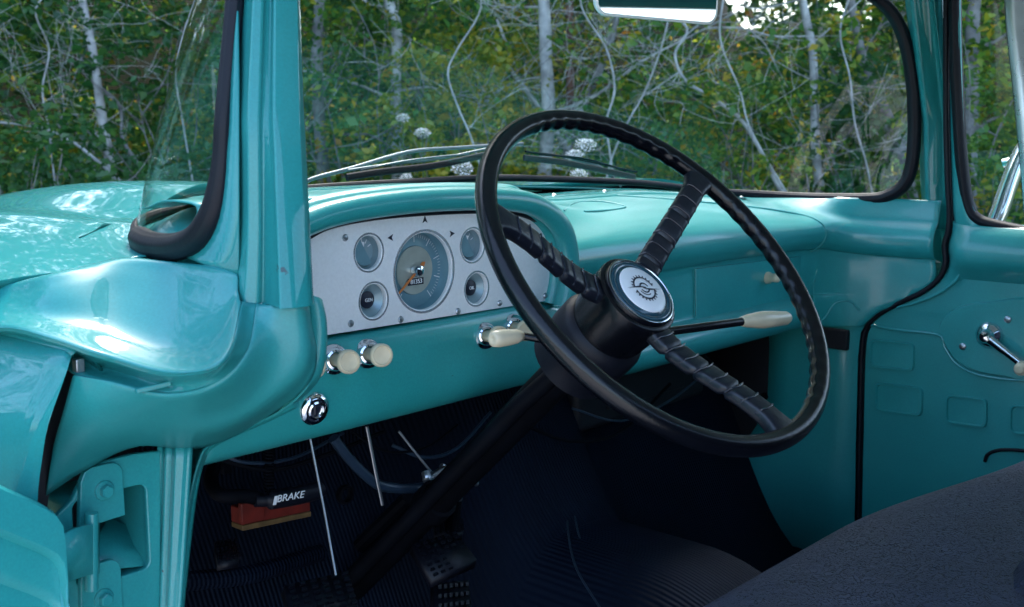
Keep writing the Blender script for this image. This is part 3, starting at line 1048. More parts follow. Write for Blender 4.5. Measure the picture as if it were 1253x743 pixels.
# small gauges
for key, (px, py) in small.items():
    c2 = P2(px, py)
    c = Vector((c2.x, PLY, c2.y + EYE))
    g = empty('gauge' if key[0] == 't' else 'warning_light', c, T)
    mb = MB(); ring(mb, c, [(gr + .0028, -.0024), (gr + .0024, -.0036), (gr + .0004, -.0036), (gr - .0006, -.001), (gr - .001, .004)]); mb.build('bezel', BEZEL, g)
    if key[0] == 't':
        mb = MB(); ring(mb, c, [(gr - .001, .003), (gr - .0035, .010), (0, .010)]); mb.build('dial', GAUGE2, g)
        # half-moon cover over the lower left of the dial
        mb = MB()
        arc = [c + Y * .0045 + Vector((math.cos(a), 0, math.sin(a))) * .0155 for a in [rad(115 + 190 * q / 20) for q in range(21)]]
        mb.face(arc)
        mb.build('dial_cover', GAUGE, g, solid=.003, smooth=0)
        mb = MB(); mb.box(c + Y * .004 + Vector((-.003, 0, .009)), Vector((.0005, 0, .003)), Y * .0004, Vector((.002, 0, -.0005))); mb.build('needle', WHITEMARK, g)
        mb = MB()
        for q in range(5):
            a = rad(30 + 30 * q)
            e = Vector((math.cos(a), 0, math.sin(a))); w = Vector((-math.sin(a), 0, math.cos(a)))
            mb.face([c + Y * .0092 + e * .0105 + w * .0006, c + Y * .0092 + e * .0155 + w * .0006, c + Y * .0092 + e * .0155 - w * .0006, c + Y * .0092 + e * .0105 - w * .0006])
        mb.build('tick_marks', WHITEMARK, g, smooth=0)
    else:
        mb = MB(); ring(mb, c, [(gr - .001, .003), (.0112, .011), (.0105, .009), (.0098, .0092)]); mb.build('cone', GAUGE2, g)
        mb = MB(); ring(mb, c, [(.0102, .011), (.0100, .0075), (.006, .0062), (0, .0058)]); mb.build('lens', INK, g)
        text_mesh('lettering', 'GEN' if key == 'bl' else 'OIL', .0058, c + Y * .0052, X, Z, WHITEMARK, g)

# ---------------- knobs along the lower dash
KY = 1.035 - .054
def knob(base_px, tip_px, name='control_knob', length=.050, rk=.0132):
    b = PY(*base_px, KY)
    tip = PY(*tip_px, KY - length)
    ax = (tip - b).normalized()
    k = empty(name, b, T)
    L_ = (tip - b).length
    MB().lathe([(.0175, .001), (.0175, .003), (.0165, .006), (.0135, .008), (.0115, .013), (.009, .014), (.0085, .010)], b, ax, 20).build('bezel', CHROME, k, smooth=40)
    MB().lathe([(.0072, .0), (.0072, L_ - .018), (.0085, L_ - .014), (rk * .86, L_ - .010), (rk, L_ - .007), (rk, L_ - .002), (rk * .93, L_), (rk * .82, L_ + .0008), (rk * .72, L_ - .0015), (0, L_ - .0025)], b, ax, 24).build('knob', IVORY, k, smooth=40)
    return k
knob((360, 446), (386, 449))
knob((407, 440), (428, 443))
knob((448, 433), (468, 435))
knob((592, 411), (612, 412), length=.05)
knob((627, 400), (645, 405), length=.05)
# ignition lock in the lower roll
b = PY(383, 500, KY)
ax = Vector((-.12, -1, -.12)).normalized()
k = empty('ignition_lock', b, T)
MB().lathe([(.0185, -.004), (.0185, .003), (.0165, .006), (.0130, .0075), (.0125, .004), (.011, .004), (.0105, .0085), (.0085, .0095), (.0080, .006), (0, .0055)], b, ax, 28).build('bezel', CHROME, k, smooth=35)
MB().box(b + ax * .0062, X * .0012, Y * .0006, Z * .0055).build('key_slot', INK, k)

# ---------------- glovebox door
def PG(px, py):
    p = PY(px, py, 1.035)
    return (p.x, p.z - EYE)
go = [PG(848, 330), PG(996, 312), PG(994, 372), PG(849, 394)]
plate('glovebox_door', go[::-1], V(0, 1.032, 0), X, Z, PAINT_LIFTED, T, thick=.004, bevel=.0015)
gs = catmull([V(a, 1.0305, b) for a, b in go] , 1, closed=True)
MB().tube(resample(gs + [gs[0]], 80), .0017, n=6).build('glovebox_seam', DARK, T)
c = PY(938, 340, 1.030)
tip = PY(922, 335, 1.004)
k = empty('glovebox_knob', c, T)
ax = Vector((-.25, -1, .1)).normalized()
MB().lathe([(.011, 0), (.011, .006), (.0085, .010), (.0075, .018), (.0085, .022), (.008, .027), (.004, .030), (0, .0305)], c, ax, 20).build('knob', IVORY, k, smooth=50)
# pressed crease of the pod above the glovebox and the small vent pod beside the cluster
def on_dash(px, py):
    """nearest hit of the dashboard along the measured direction"""
    d = ray(px, py).normalized()
    ob = dash
    dg = bpy.context.evaluated_depsgraph_get()
    ev = ob.evaluated_get(dg)
    mw = ev.matrix_world.inverted()
    hit, loc, nr_, _ = ev.ray_cast(mw @ CP, (mw.to_3x3() @ d))
    return (ev.matrix_world @ loc, (ev.matrix_world.to_3x3() @ nr_)) if hit else (PY(px, py, 1.03), NY)
bpy.context.view_layer.update()
def bead(pxs, r, name, n=6, m=PAINT_LIFTED):
    pts = [on_dash(*p)[0] for p in pxs]
    return MB().tube(catmull(pts, n), r, n=8).build(name, m, dash)
bead([(700, 236), (762, 240), (840, 246), (923, 254), (975, 262), (1003, 272), (1011, 286), (1004, 300), (992, 308)], .0022, 'pressed_crease')
bead([(690, 258), (705, 248), (735, 247), (765, 253), (748, 257), (715, 259)], .0018, 'pressed_crease')
bead([(1000, 330), (996, 345), (996, 372)], .0012, 'pressed_crease')
bead([(1003, 395), (1012, 385), (1022, 371), (1040, 369), (1052, 380)], .0020, 'pressed_crease')

# ---------------- steering wheel
WC = Vector((-.3577, .6678, -.1502 + EYE))
wn = Vector((-.0441, -.7318, .6801)).normalized()
e1 = Vector((0, 0, 1)).cross(wn).normalized()
if e1.x < 0:
    e1 = -e1
e2 = wn.cross(e1)
if e2.z < 0:
    e2 = -e2
RT = .0109
RR = .22 - RT
def WP(r, a, h=0.0):
    return WC + (e1 * math.cos(rad(a)) + e2 * math.sin(rad(a))) * r + wn * h
# hub recession so that its face falls where the photograph has it
def hubpx(h):
    return proj(WC + wn * h)
HB = min([-.001 * k for k in range(0, 100)], key=lambda h: (hubpx(h)[0] - 781) ** 2 + (hubpx(h)[1] - 360) ** 2)
print('HUB', HB, hubpx(HB))
SW = empty('steering_wheel', WC, T)
SPK = (155.5, 34.5, -84.0)
def near(a, ranges):
    return any(lo <= (a - 0) % 360 <= hi for lo, hi in ranges)
NA, NS = 360, 16
rows = []
for i in range(NA):
    a = i * 360 / NA
    c = WP(RR, a)
    er = (e1 * math.cos(rad(a)) + e2 * math.sin(rad(a)))
    # finger grips on the inside of the rim, between the spokes' ends
    grip = 0.0
    if 42 <= a <= 108:
        grip = smooth01((a - 42) / 4) * smooth01((108 - a) / 4)
    if (a <= 27) or a >= 292:
        aa = a if a > 180 else a + 360
        grip = smooth01((aa - 292) / 4) * smooth01((387 - aa) / 4)
    r_ = []
    for q in range(NS):
        t = 2 * math.pi * q / NS
        ci = math.cos(t)
        rr = RT
        if ci < 0.2:
            rr = RT * (1 + grip * 0.07 * math.cos(rad(a) * 62) * min(1, (0.2 - ci)))
        r_.append(c + er * ci * rr + wn * math.sin(t) * rr)
    rows.append(r_)
MB().grid(rows, closed_u=True, closed_v=True).build('rim', BLACK, SW, smooth=60)
# thin worn seam line round the rim
for a in SPK:
    # spoke: padded bar from hub to rim, dished
    er = (e1 * math.cos(rad(a)) + e2 * math.sin(rad(a)))
    ew = wn.cross(er)
    L0, L1 = .034, RR
    N = 46
    rows = []
    for i in range(N):
        t = i / (N - 1)
        r0 = L0 + (L1 - L0) * t
        h = HB - .010 + (0 - (HB - .010)) * smooth01((t - .02) * 1.02) - .001
        w = .0155 - .0030 * t
        if t > .80:
            w += .010 * ((t - .80) / .20) ** 2
        th = .0085
        # welted segments
        s = (t - .10) / .70 * 7
        seg = 0.0
        if 0 <= s <= 7:
            fr = s - math.floor(s)
            seg = -.0034 * math.exp(-(min(fr, 1 - fr) / .07) ** 2)
        row = []
        for q in range(20):
            an = 2 * math.pi * q / 20
            ca, sa = math.cos(an), math.sin(an)
            px_ = math.copysign(abs(ca) ** .5, ca) * (w + seg * .6)
            pz_ = math.copysign(abs(sa) ** .55, sa) * (th + seg)
            row.append(WC + er * r0 + ew * px_ + wn * (h + pz_))
        rows.append(row)
    m_ = MB().grid(rows, closed_u=True)
    sp_o = m_.build('spoke', VINYL, SW, smooth=50)
    # raised piping between the segments
    pm = MB()
    for j in range(8):
        t = .10 + .70 * j / 7
        r0 = L0 + (L1 - L0) * t
        h = HB - .010 + (0 - (HB - .010)) * smooth01((t - .02) * 1.02) - .001
        w = .0155 - .0030 * t
        pts = []
        for q in range(9):
            u_ = -1 + 2 * q / 8
            sk = .0025 * (1 - u_ * u_)
            pts.append(WC + er * (r0 + sk) + ew * u_ * w * 1.02 + wn * (h + .0085 * (1 - abs(u_) ** 6) ** .5 + .0012))
        pm.tube(pts, .0009, n=6)
    pm.build('spoke_piping', PIPING, SW)
# hub
hc = WC + wn * HB
MB().lathe([(.030, -.075), (.042, -.070), (.0455, -.050), (.047, -.030), (.048, -.014), (.0485, -.004), (.0475, .000), (.045, .0015), (.042, .0015)], hc, wn, 56).build('hub', BLACK, SW, smooth=40)
hr = MB().lathe([(.0430, -.004), (.0430, .0035), (.0424, .0056), (.0412, .0066), (.0400, .0068), (.0392, .006), (.0390, .004)], hc, wn, 56)
hr.m = [1 if k // 56 in (3, 4) else 0 for k in range(len(hr.f))]
hr.build('horn_ring', [BLACK, CHROME], SW, smooth=50)
MB().lathe([(.0392, .004), (.0390, .006), (.0365, .0078), (.0340, .0072), (.0328, .0064), (.0308, .0076), (.0295, .0082)], hc, wn, 56).build('horn_button', TEALRING, SW, smooth=50)
MB().lathe([(.0296, .0078), (.0294, .0086), (.028, .0094), (.018, .0106), (0, .0112)], hc, wn, 56).build('emblem_disc', WHITE, SW, smooth=50)
# cast loops on the hub's near side (chrome clip)
q = hc + (e1 * .62 - e2 * .78).normalized() * .0434
MB().box(q + wn * .001, wn * .003, (e1 * .78 + e2 * .62) * .007, (e1 * .62 - e2 * .78) * .001).build('hub_clip', CHROME, SW, bevel=.0008)
# emblem: cog wheel with a lightning stroke across it. upright direction follows the turned wheel
ur = rad(-6)
gx = e1 * math.cos(ur) + e2 * math.sin(ur)
gy = -e1 * math.sin(ur) + e2 * math.cos(ur)
eo = hc + wn * .0120
em = MB()
def eface(pts2, lift=0):
    em.face([eo + gx * a + gy * b - wn * (.0009 * ((a * a + b * b) / .0004)) for a, b in pts2])
for k in range(14):                             # cog ring: two arcs with teeth, opened where the stroke passes
    pass
def arc(r0, r1, a0, a1, n=14, teeth=0):
    for q in range(n):
        t0, t1 = rad(a0 + (a1 - a0) * q / n), rad(a0 + (a1 - a0) * (q + 1) / n)
        eface([(r0 * math.cos(t0), r0 * math.sin(t0)), (r1 * math.cos(t0), r1 * math.sin(t0)), (r1 * math.cos(t1), r1 * math.sin(t1)), (r0 * math.cos(t1), r0 * math.sin(t1))])
    for q in range(teeth):
        t = rad(a0 + (a1 - a0) * (q + .5) / teeth)
        ex_, ey_ = math.cos(t), math.sin(t)
        w = .0008
        eface([(r1 * .98 * ex_ - ey_ * w, r1 * .98 * ey_ + ex_ * w), (r1 * .98 * ex_ + ey_ * w, r1 * .98 * ey_ - ex_ * w), ((r1 + .0024) * ex_ + ey_ * w * .8, (r1 + .0024) * ey_ - ex_ * w * .8), ((r1 + .0024) * ex_ - ey_ * w * .8, (r1 + .0024) * ey_ + ex_ * w * .8)])
arc(.0128, .0146, 10, 172, 24, 10)
arc(.0128, .0146, 190, 352, 24, 10)
eface([(-.0245, .0016), (-.004, .0030), (-.004, .0006)])
eface([(.0245, -.0016), (.004, -.0030), (.004, -.0006)])
eface([(-.0055, .0028), (.0014, .0010), (.0055, -.0028), (-.0014, -.0010)])
arc(.0050, .0068, 15, 165, 12)
arc(.0050, .0066, 200, 345, 12)
arc(.0084, .0096, 205, 300, 10)
em.build('emblem_mark', INK, SW, smooth=0, recalc=False)
# ---------------- column
ca = WC + wn * (HB - .055)
m_ = MB()
m_.lathe([(.042, .0), (.048, -.004), (.051, -.012), (.051, -.038), (.048, -.052), (.050, -.072), (.034, -.080), (.030, -.085)], ca, wn, 40)
m_.build('column_shroud', RUBBER, T, smooth=40)
cb_ = ca - wn * .08
MB().tube([cb_, cb_ - wn * .80], .0215, n=24).build('steering_column', DARKMETAL, T)
sh = (e1 * -.9 + e2 * -.2).normalized() * .046
MB().tube([cb_ + sh * .2 - wn * -.02, cb_ + sh - wn * .05, cb_ + sh - wn * .60], .0105, n=14).build('shift_tube', DARKMETAL, T)
# clamp on the column
pc = PD(552, 578, 1.62)
cl = empty('column_clamp', pc, T)
cc = ca - wn * .40
MB().lathe([(.0222, -.014), (.027, -.012), (.027, .012), (.0222, .014)], cc, wn, 24).build('clamp_band', DARKMETAL, cl)
for (a, b, c_, r) in [((520, 590), (545, 575), (560, 582), .006), ((540, 570), (565, 585), (583, 592), .004), ((545, 600), (556, 606), (562, 610), .005), ((521, 578), (523, 586), (530, 588), .006)]:
    MB().tube(catmull([PY(*a, 1.06), PY(*b, 1.055), PY(*c_, 1.06)], 5), r, n=10).build('clamp_bolt', STEEL, cl)
# gearshift lever (right of the hub) and turn signal lever (left)
gl = empty('shift_lever', PD(800, 404, 1.24), T)
p0, p1, p2 = PD(770, 412, 1.22), PD(907, 393.5, 1.34), PD(966, 389, 1.40)
MB().tube([p0, p1 + (p2 - p1).normalized() * .01], .0050, n=12).build('rod', BLACK, gl)
ax = (p2 - p1).normalized(); L_ = (p2 - p1).length
MB().lathe([(0, 0), (.0056, .0002), (.0062, .003), (.0078, .012), (.0098, .03), (.0106, .042), (.0100, .056), (.0085, L_ - .008), (.006, L_ - .002), (0, L_)], p1, ax, 20).build('grip', IVORY, gl, smooth=60)
tl = empty('turn_signal_lever', PD(690, 420, 1.2), T)
p0, p1, p2 = PD(712, 424, 1.215), PD(638, 411, 1.215), PD(601, 415.5, 1.185)
MB().tube([p0, p1], .0042, n=12).build('rod', BLACK, tl)
ax = (p2 - p1).normalized(); L_ = (p2 - p1).length
MB().lathe([(0, -.002), (.0055, 0), (.0078, .008), (.0088, .02), (.0092, L_ - .010), (.0082, L_ - .003), (.005, L_ - .001), (.003, L_ - .002), (0, L_ - .0025)], p1, ax, 20).build('grip', IVORY, tl, smooth=60)

# ---------------- footwell: floor, tunnel, firewall
def floor_z(x, y):
    z = -.865
    if y > 1.08:
        z += smooth01((y - 1.06) / .30) * .42
    hump = .235 * math.exp(-((x - .03) / .185) ** 4) * smooth01((y - .35) / .55)
    return z + hump
xs = [-.77 + 1.56 * i / 74 for i in range(75)]
ys = [-.35 + (1.30 + .35) * j / 60 for j in range(61)]
rows = [[V(x, y, floor_z(x, y)) for x in xs] for y in ys]
rows.append([V(x, 1.315, max(-.30, floor_z(x, 1.30) + .1)) for x in xs])
rows.append([V(x, 1.32, -.12) for x in xs])
MB().grid(rows).build('floor_mat', MATM, T, smooth=60)
# piping on the tunnel cover
for pts in ([(694, 638), (697, 665), (705, 695), (722, 725), (745, 760)], [(703, 632), (710, 660), (724, 690), (746, 718), (770, 740)]):
    MB().tube(catmull([PX(px, py, .115) if False else PY(px, py, 1.09 - (py - 632) * .0016) for px, py in pts], 5), .0016, n=6).build('mat_seam', HOSE, T)
# kick panel on the passenger side
kp = [PX(*p) for p in [(1062, 392, .738), (940, 392, .738), (938, 500, .738), (900, 560, .738), (945, 660, .738), (960, 760, .738), (1045, 760, .738)]]
rows = [[V(.738, .86 + .06 * 0, -.37), V(.738, 1.0, -.37), V(.738, 1.145, -.37)], [V(.736, .88, -.6), V(.738, 1.0, -.6), V(.738, 1.15, -.6)], [V(.73, .90, -.90), V(.735, 1.0, -.90), V(.735, 1.34, -.90)]]
rows = [[V(.738, gap_y(z_) + .006 + (ymax - gap_y(z_) - .006) * k_ / 4, z_) for k_ in range(5)] for z_, ymax in ((-.355, 1.155), (-.37, 1.155), (-.40, 1.155), (-.45, 1.15), (-.56, 1.15), (-.62, 1.17), (-.70, 1.22), (-.90, 1.30))]
MB().grid(rows).build('kick_panel', PAINT_LIFTED, T, solid=.003, smooth=40)
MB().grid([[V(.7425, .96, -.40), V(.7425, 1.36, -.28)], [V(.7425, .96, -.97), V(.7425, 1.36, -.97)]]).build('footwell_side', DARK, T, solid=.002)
# heater box, dark, under the passenger dash
MB().box(V(.36, 1.25, -.46), X * .20, Y * .06, Z * .07).build('heater_box', DARK, T, bevel=.012)
MB().box(V(.36, 1.188, -.46), X * .12, Y * .004, Z * .04).build('heater_grille', DARK, T, bevel=.003)
MB().box(PX(1018, 414, .728), X * .006, Y * .035, Z * .020).build('dark_end_block', DARK, T, bevel=.003)  # small dark block at the far end of the dash
MB().tube(catmull([PY(850, 425, 1.10), PY(885, 460, 1.10), PY(900, 490, 1.10), PY(945, 500, 1.10)], 6), .004, n=8).build('heater_cable', DARKMETAL, T)
for px, py in ((936, 485), (941, 497)):
    MB().lathe([(.008, 0), (.008, .008), (.005, .012), (0, .013)], PX(px, py, .732), -X, 8).build('panel_bolt', DARKMETAL, T)
# sheet added under the dash to keep light out of the footwell
MB().grid([[V(-.70, 1.03, -.30), V(.70, 1.05, -.33)], [V(-.70, 1.34, -.20), V(.70, 1.34, -.20)]]).build('underdash_light_stop', DARK, T)

# hand brake, springs, cables
hb = empty('brake_handle', PY(330, 607, 1.10), T)
MB().tube(catmull([PY(262, 570, 1.16), PY(258, 590, 1.14), PY(270, 606, 1.11), PY(300, 607, 1.10), PY(316, 610, 1.10)], 6), .0085, n=12).build('bracket', DARKMETAL, hb)
MB().tube(catmull([PY(312, 613, 1.095), PY(330, 612, 1.09), PY(360, 607, 1.09), PY(385, 601, 1.09), PY(395, 596, 1.09)], 6), [.0075] * 6 + [.0115] * 13 + [.0112] * 4 + [.008, .006], n=14).build('grip', RUBBER, hb)
tx = (PY(374, 603, 1.076) - PY(330, 611, 1.076)).normalized()
ty = Vector((0, -.25, 1)); ty = (ty - tx * ty.dot(tx)).normalized()
text_mesh('lettering', 'BRAKE', .0135, PY(356, 608, 1.0755), tx, ty, WHITEMARK, hb)
MB().box(PY(337, 612.5, 1.0752), tx * .0022, ty * .0058, tx.cross(ty) * .0004).build('tape_mark', WHITEMARK, hb)
rb = empty('fuse_box', PY(330, 625, 1.17), T)
ex = (PY(374, 617, 1.17) - PY(290, 634, 1.17))
MB().box(PY(332, 622, 1.17), ex * .5, Y * .012, Z * .011).build('cover', RED, rb, bevel=.002)
MB().box(PY(333, 635, 1.168), ex * .5, Y * .012, Z * .0035).build('edge_strip', OCHRE, rb, bevel=.001)
MB().box(PY(308, 626, 1.155), ex * .16, Y * .004, Z * .013).build('tag', RED, rb, bevel=.001)
sp_ = []
a, b = PY(329, 545, 1.10), PY(329, 600, 1.10)
for k in range(241):
    t = k / 240
    sp_.append(a.lerp(b, t) + Vector((math.cos(t * 2 * math.pi * 14), math.sin(t * 2 * math.pi * 14), 0)) * .0055)
MB().tube(sp_, .0012, n=5).build('return_spring', DARKMETAL, T)
MB().tube([PY(379, 534, 1.04), PY(396, 620, 1.02), PY(411, 704, .99)], .0014, n=8).build('pedal_rod', STEEL, T)
MB().tube([PY(449, 522, 1.06), PY(460, 580, 1.06), PY(468, 618, 1.06)], .0021, n=8).build('control_cable', STEEL, T)
MB().tube([PY(488, 528, 1.08), PY(510, 556, 1.07), PY(527, 577, 1.06)], .0016, n=8).build('control_cable', STEEL, T)
MB().tube(catmull([PY(408, 536, 1.08), PY(428, 562, 1.08), PY(450, 584, 1.08), PY(468, 595, 1.08), PY(500, 598, 1.08), PY(536, 594, 1.08)], 6), .0068, n=12).build('wiring_hose', HOSE, T)
MB().lathe([(.010, 0), (.0135, -.002), (.0145, -.006), (.0135, -.010), (.010, -.011), (.009, -.006)], PY(419, 604, 1.22), Y, 24).build('grommet', DARKMETAL, T)
MB().box(PY(276, 560, 1.16), X * .006, Y * .004, Z * .02).build('relay_bracket', DARKMETAL, T, bevel=.001)
# loose wiring and tubes under the dash
for k_, (a_, b_, c_, d_) in enumerate([((250, 545), (300, 566), (360, 560), (420, 530)), ((262, 560), (330, 575), (400, 556), (470, 528)), ((430, 528), (470, 552), (520, 548), (560, 520)),
                                      ((480, 545), (520, 560), (560, 548), (600, 505)), ((640, 520), (700, 540), (760, 528), (820, 470)), ((700, 500), (760, 515), (820, 490), (870, 450))]):
    MB().tube(catmull([PY(*a_, 1.12), PY(*b_, 1.10), PY(*c_, 1.11), PY(*d_, 1.13)], 6), (.0022, .003, .0018, .0026, .003, .002)[k_], n=7).build('wire', (HOSE, DARKMETAL, STEEL, HOSE, DARKMETAL, HOSE)[k_] if k_ != 2 else DARKMETAL, T)
# pedals
def pedal(name, quad, y, t_, arm=None, m=RUBBER):
    e = empty(name, PY(*quad[0], y), T)
    a, b, c, d = [PY(*q, yy) for q, yy in zip(quad, (y + .03, y + .03, y - .03, y - .03))]
    ux, uy = (b - a), (d - a)
    nn = ux.cross(uy).normalized()
    if nn.dot(CP - a) < 0:
        nn = -nn
    mb_ = MB()
    mb_.grid([[a, b], [d, c]])
    pad = mb_.build('pad', m, e, solid=t_, bevel=.003)
    rb_ = MB()
    for r in range(7):
        for s_ in range(6):
            q = a + ux * ((s_ + .5) / 6) + uy * ((r + .5) / 7)
            rb_.box(q + nn * (t_ / 2 + .001), ux * .045, uy * .030, nn * .0016)
    rb_.build('tread', m, e)
    if arm:
        MB().tube(catmull([PY(*q) for q in arm], 5), .009, n=10).build('pedal_arm', DARKMETAL, e)
    return e
pedal('clutch_pedal', [(346, 722), (424, 704), (437, 756), (360, 775)], .99, .014, m=RUBBER)
pedal('brake_pedal', [(503, 672), (556, 655), (582, 690), (528, 714)], 1.02, .014, arm=[(545, 680, 1.05), (555, 640, 1.12), (560, 590, 1.2)])
pedal('accelerator_pedal', [(530, 716), (570, 712), (578, 800), (530, 800)], 1.03, .012)
pedal('dimmer_switch', [(531, 641), (566, 639), (566, 656), (532, 658)], 1.12, .010)
pedal('floor_vent_lever', [(262, 668), (290, 664), (292, 690), (266, 694)], 1.14, .010)
# rolled edge of the toe-board mat
MB().tube(catmull([PY(222, 712, 1.12), PY(300, 704, 1.14), PY(350, 690, 1.17), PY(392, 676, 1.20)], 6), .012, n=10).build('mat_fold', MATM, T)
MB().tube([PY(500, 610, 1.12), PY(440, 668, 1.20)], .011, n=10).build('lower_column', DARKMETAL, T)

# ---------------- seat
rows = []
for k, (y, z) in enumerate([(.545, -.86), (.552, -.62), (.556, -.53), (.548, -.490), (.525, -.466), (.49, -.455), (.42, -.449), (.3, -.447), (.15, -.452), (.0, -.47), (-.1, -.49)]):
    r = []
    for i in range(41):
        x = -.66 + 1.33 * i / 40
        s_ = abs(x / .67)
        dz = -.012 * s_ ** 6
        dy = .040 - .070 * smooth01((x + .14) / .50) - .03 * smooth01((x - .35) / .3)
        r.append(V(x, y + dy, z + dz * (1 if k > 2 else 0)))
    rows.append(r)
seat = MB().grid(rows).build('bench_seat', SEAT, T, smooth=60, solid=.01, subd=1)
rows = []
for y, z in [(.02, -.50), (.03, -.42), (.03, -.36), (.0, -.20), (-.05, .0), (-.08, .06), (-.12, .07), (-.16, .02), (-.14, -.45)]:
    rows.append([V(-.66 + 1.33 * i / 20, y, z) for i in range(21)])
MB().grid(rows).build('seat_back', SEAT, T, smooth=60, subd=1)
# folded cloth bolster at the driver's end of the seat
mb = MB()
bl = catmull([V(-.20, .36, -.455), V(-.17, .345, -.425), V(-.14, .315, -.405), V(-.10, .28, -.40), V(-.05, .22, -.41), V(.05, .12, -.42)], 6)
rows = [bl, [p + Vector((-.03, -.02, .012)) for p in bl], [p + Vector((-.10, -.08, .012)) for p in bl], [p + Vector((-.16, -.16, -.01)) for p in bl], [p + Vector((-.16, -.18, -.06)) for p in bl]]
rows.insert(0, [p + Vector((.004, .004, -.05)) for p in bl])
mb.grid(rows).build('seat_pad', SEAT, T, smooth=60)

# ---------------- passenger door
PDX = .742
MB().tube([p + Vector((-.001, 0, 0)) for p in gp3], .0052, n=10, sx=1.0, sy=1.0).build('door_weatherstrip', RUBBER, T, smooth=60)
MB().grid([[p + Vector((.014, .009 if p.z > EYE - .37 else .045, 0)) for p in gp3], [p + Vector((.014, -.010, 0)) for p in gp3]]).build('gap_backing', RUBBER, T, solid=.002)
dr = empty('passenger_door', V(.75, .5, -.9), T)
# panel from the gap rearwards, built as columns of constant distance behind the gap line
prof_x = [(-.176, .742), (-.184, .728), (-.196, .717), (-.214, .709), (-.235, .706), (-.252, .711), (-.268, .727), (-.28, .742), (-.345, .744), (-.36, .746), (-.50, .746), (-.95, .744)]
def door_x(z):
    for (z0, x0), (z1, x1) in zip(prof_x, prof_x[1:]):
        if z1 <= z <= z0:
            return x0 + (x1 - x0) * smooth01((z0 - z) / (z0 - z1))
    return prof_x[0][1] if z > -.18 else prof_x[-1][1]
zs = [-.112 - .02 * k for k in range(43)]
zs = sorted(set([-.176, -.178, -.181, -.184, -.188, -.195, -.203, -.21, -.22, -.23, -.24, -.25, -.262, -.28, -.30, -.32, -.335, -.345, -.352, -.36, -.37, -.38, -.40] + [-.42 - .03 * k for k in range(17)]), reverse=True)
rows = []
for z in zs:
    g = gap_y(z) - .006
    r = []
    for k in range(40):
        t = k / 39
        y = g + (-.10 - g) * (t ** 1.3)
        xx = door_x(z)
        if k < 3:
            xx = xx * (k / 3) + .744 * (1 - k / 3) if xx < .744 else xx
        r.append(V(xx, y, z))
    r.insert(0, V(.775, g, z))
    rows.append(r)
dpan = MB().grid(rows).build('door_panel', PAINT_LIFTED, dr, smooth=45)
# pressed step line following the gap
st = CX((1170, 300, .735), (1178, 318, .737), (1172, 340, .738), (1150, 358, .739), (1122, 370, .740), (1098, 376, .741))
MB().tube(catmull(st, 6), .003, n=8).build('pressed_edge', PAINT_LIFTED, dr)
st = CX((1066, 398, .742), (1100, 404, .742), (1148, 410, .742), (1156, 425, .742), (1170, 445, .742), (1195, 458, .742), (1230, 464, .742), (1262, 466, .742))
MB().tube(catmull(st, 6), .0026, n=8).build('pressed_edge', PAINT_LIFTED, dr)
# plaque behind the crank
pq = [PX(px, py, .743) for px, py in [(1150, 402), (1154, 390), (1166, 379), (1185, 372), (1210, 369), (1270, 371), (1270, 463), (1232, 461), (1198, 455), (1174, 443), (1158, 424)]]
pqc = catmull(pq, 4, closed=True)
ring0 = pqc
cen = sum(pqc, Vector()) / len(pqc)
ring1 = [cen + (p - cen) * .975 + Vector((-.004, 0, 0)) for p in pqc]
ring2 = [cen + (p - cen) * .96 + Vector((-.006, 0, 0)) for p in pqc]
m_ = MB().grid([ring0, ring1, ring2], closed_u=True); m_.face(ring2)
m_.build('crank_plaque', PAINT_LIFTED, dr, smooth=40)
def emboss(pxs, name='pressed_panel'):
    q = [PX(px, py, .745) for px, py in pxs]
    cen = sum(q, Vector()) / 4
    rr = []
    for i in range(4):
        p0, p1, p2 = q[i - 1], q[i], q[(i + 1) % 4]
        a = p1 + (p0 - p1).normalized() * .012
        b = p1 + (p2 - p1).normalized() * .012
        for k in range(5):
            t = k / 4
            rr.append(a.lerp(p1, t).lerp(p1.lerp(b, t), t))
    r1 = [cen + (p - cen) * .965 + Vector((-.005, 0, 0)) for p in rr]
    r2 = [cen + (p - cen) * .88 + Vector((-.005, 0, 0)) for p in rr]
    r3 = [cen + (p - cen) * .84 + Vector((-.0008, 0, 0)) for p in rr]
    m_ = MB().grid([rr, r1, r2, r3], closed_u=True); m_.face(r3)
    m_.build(name, PAINT_LIFTED, dr, smooth=40)
emboss([(1064, 414), (1120, 420), (1119, 455), (1063, 449)])
emboss([(1070, 467), (1130, 474), (1129, 510), (1069, 502)])
emboss([(1157, 482), (1209, 488), (1208, 524), (1156, 517)])
emboss([(1235, 494), (1290, 500), (1290, 536), (1234, 530)])
# arm rest cup edge by the seat
MB().tube(catmull(CX((1205, 565, .742), (1209, 556, .742), (1222, 551, .742), (1245, 551, .742), (1275, 555, .742)), 6), .0032, n=10).build('armrest_edge', RUBBER, dr)
# window crank
ck = PX(1211, 410, .736)
MB().lathe([(.024, 0), (.024, .004), (.020, .010), (.0135, .014), (.012, .024), (.009, .028), (0, .029)], ck, -X, 24).build('crank_hub', CHROME, dr, smooth=40)
k1 = PX(1250, 446, .706)
MB().tube(catmull([ck + Vector((-.020, 0, 0)), ck.lerp(k1, .4) + Vector((-.012, 0, 0)), k1], 6), [.0095] * 3 + [.0085] * 5 + [.007] * 5, n=12, sx=.7).build('crank_arm', CHROME, dr)
MB().lathe([(.006, 0), (.011, .004), (.013, .014), (.011, .026), (.006, .031), (0, .032)], k1 + Vector((.002, -.006, -.004)), -X, 18).build('crank_knob', IVORY, dr)
for px, py in ((1178, 424), (1233, 391)):
    MB().lathe([(.0065, 0), (.006, .002), (.003, .0035), (0, .0035)], PX(px, py, .737), -X, 14).build('screw', STEEL, dr)
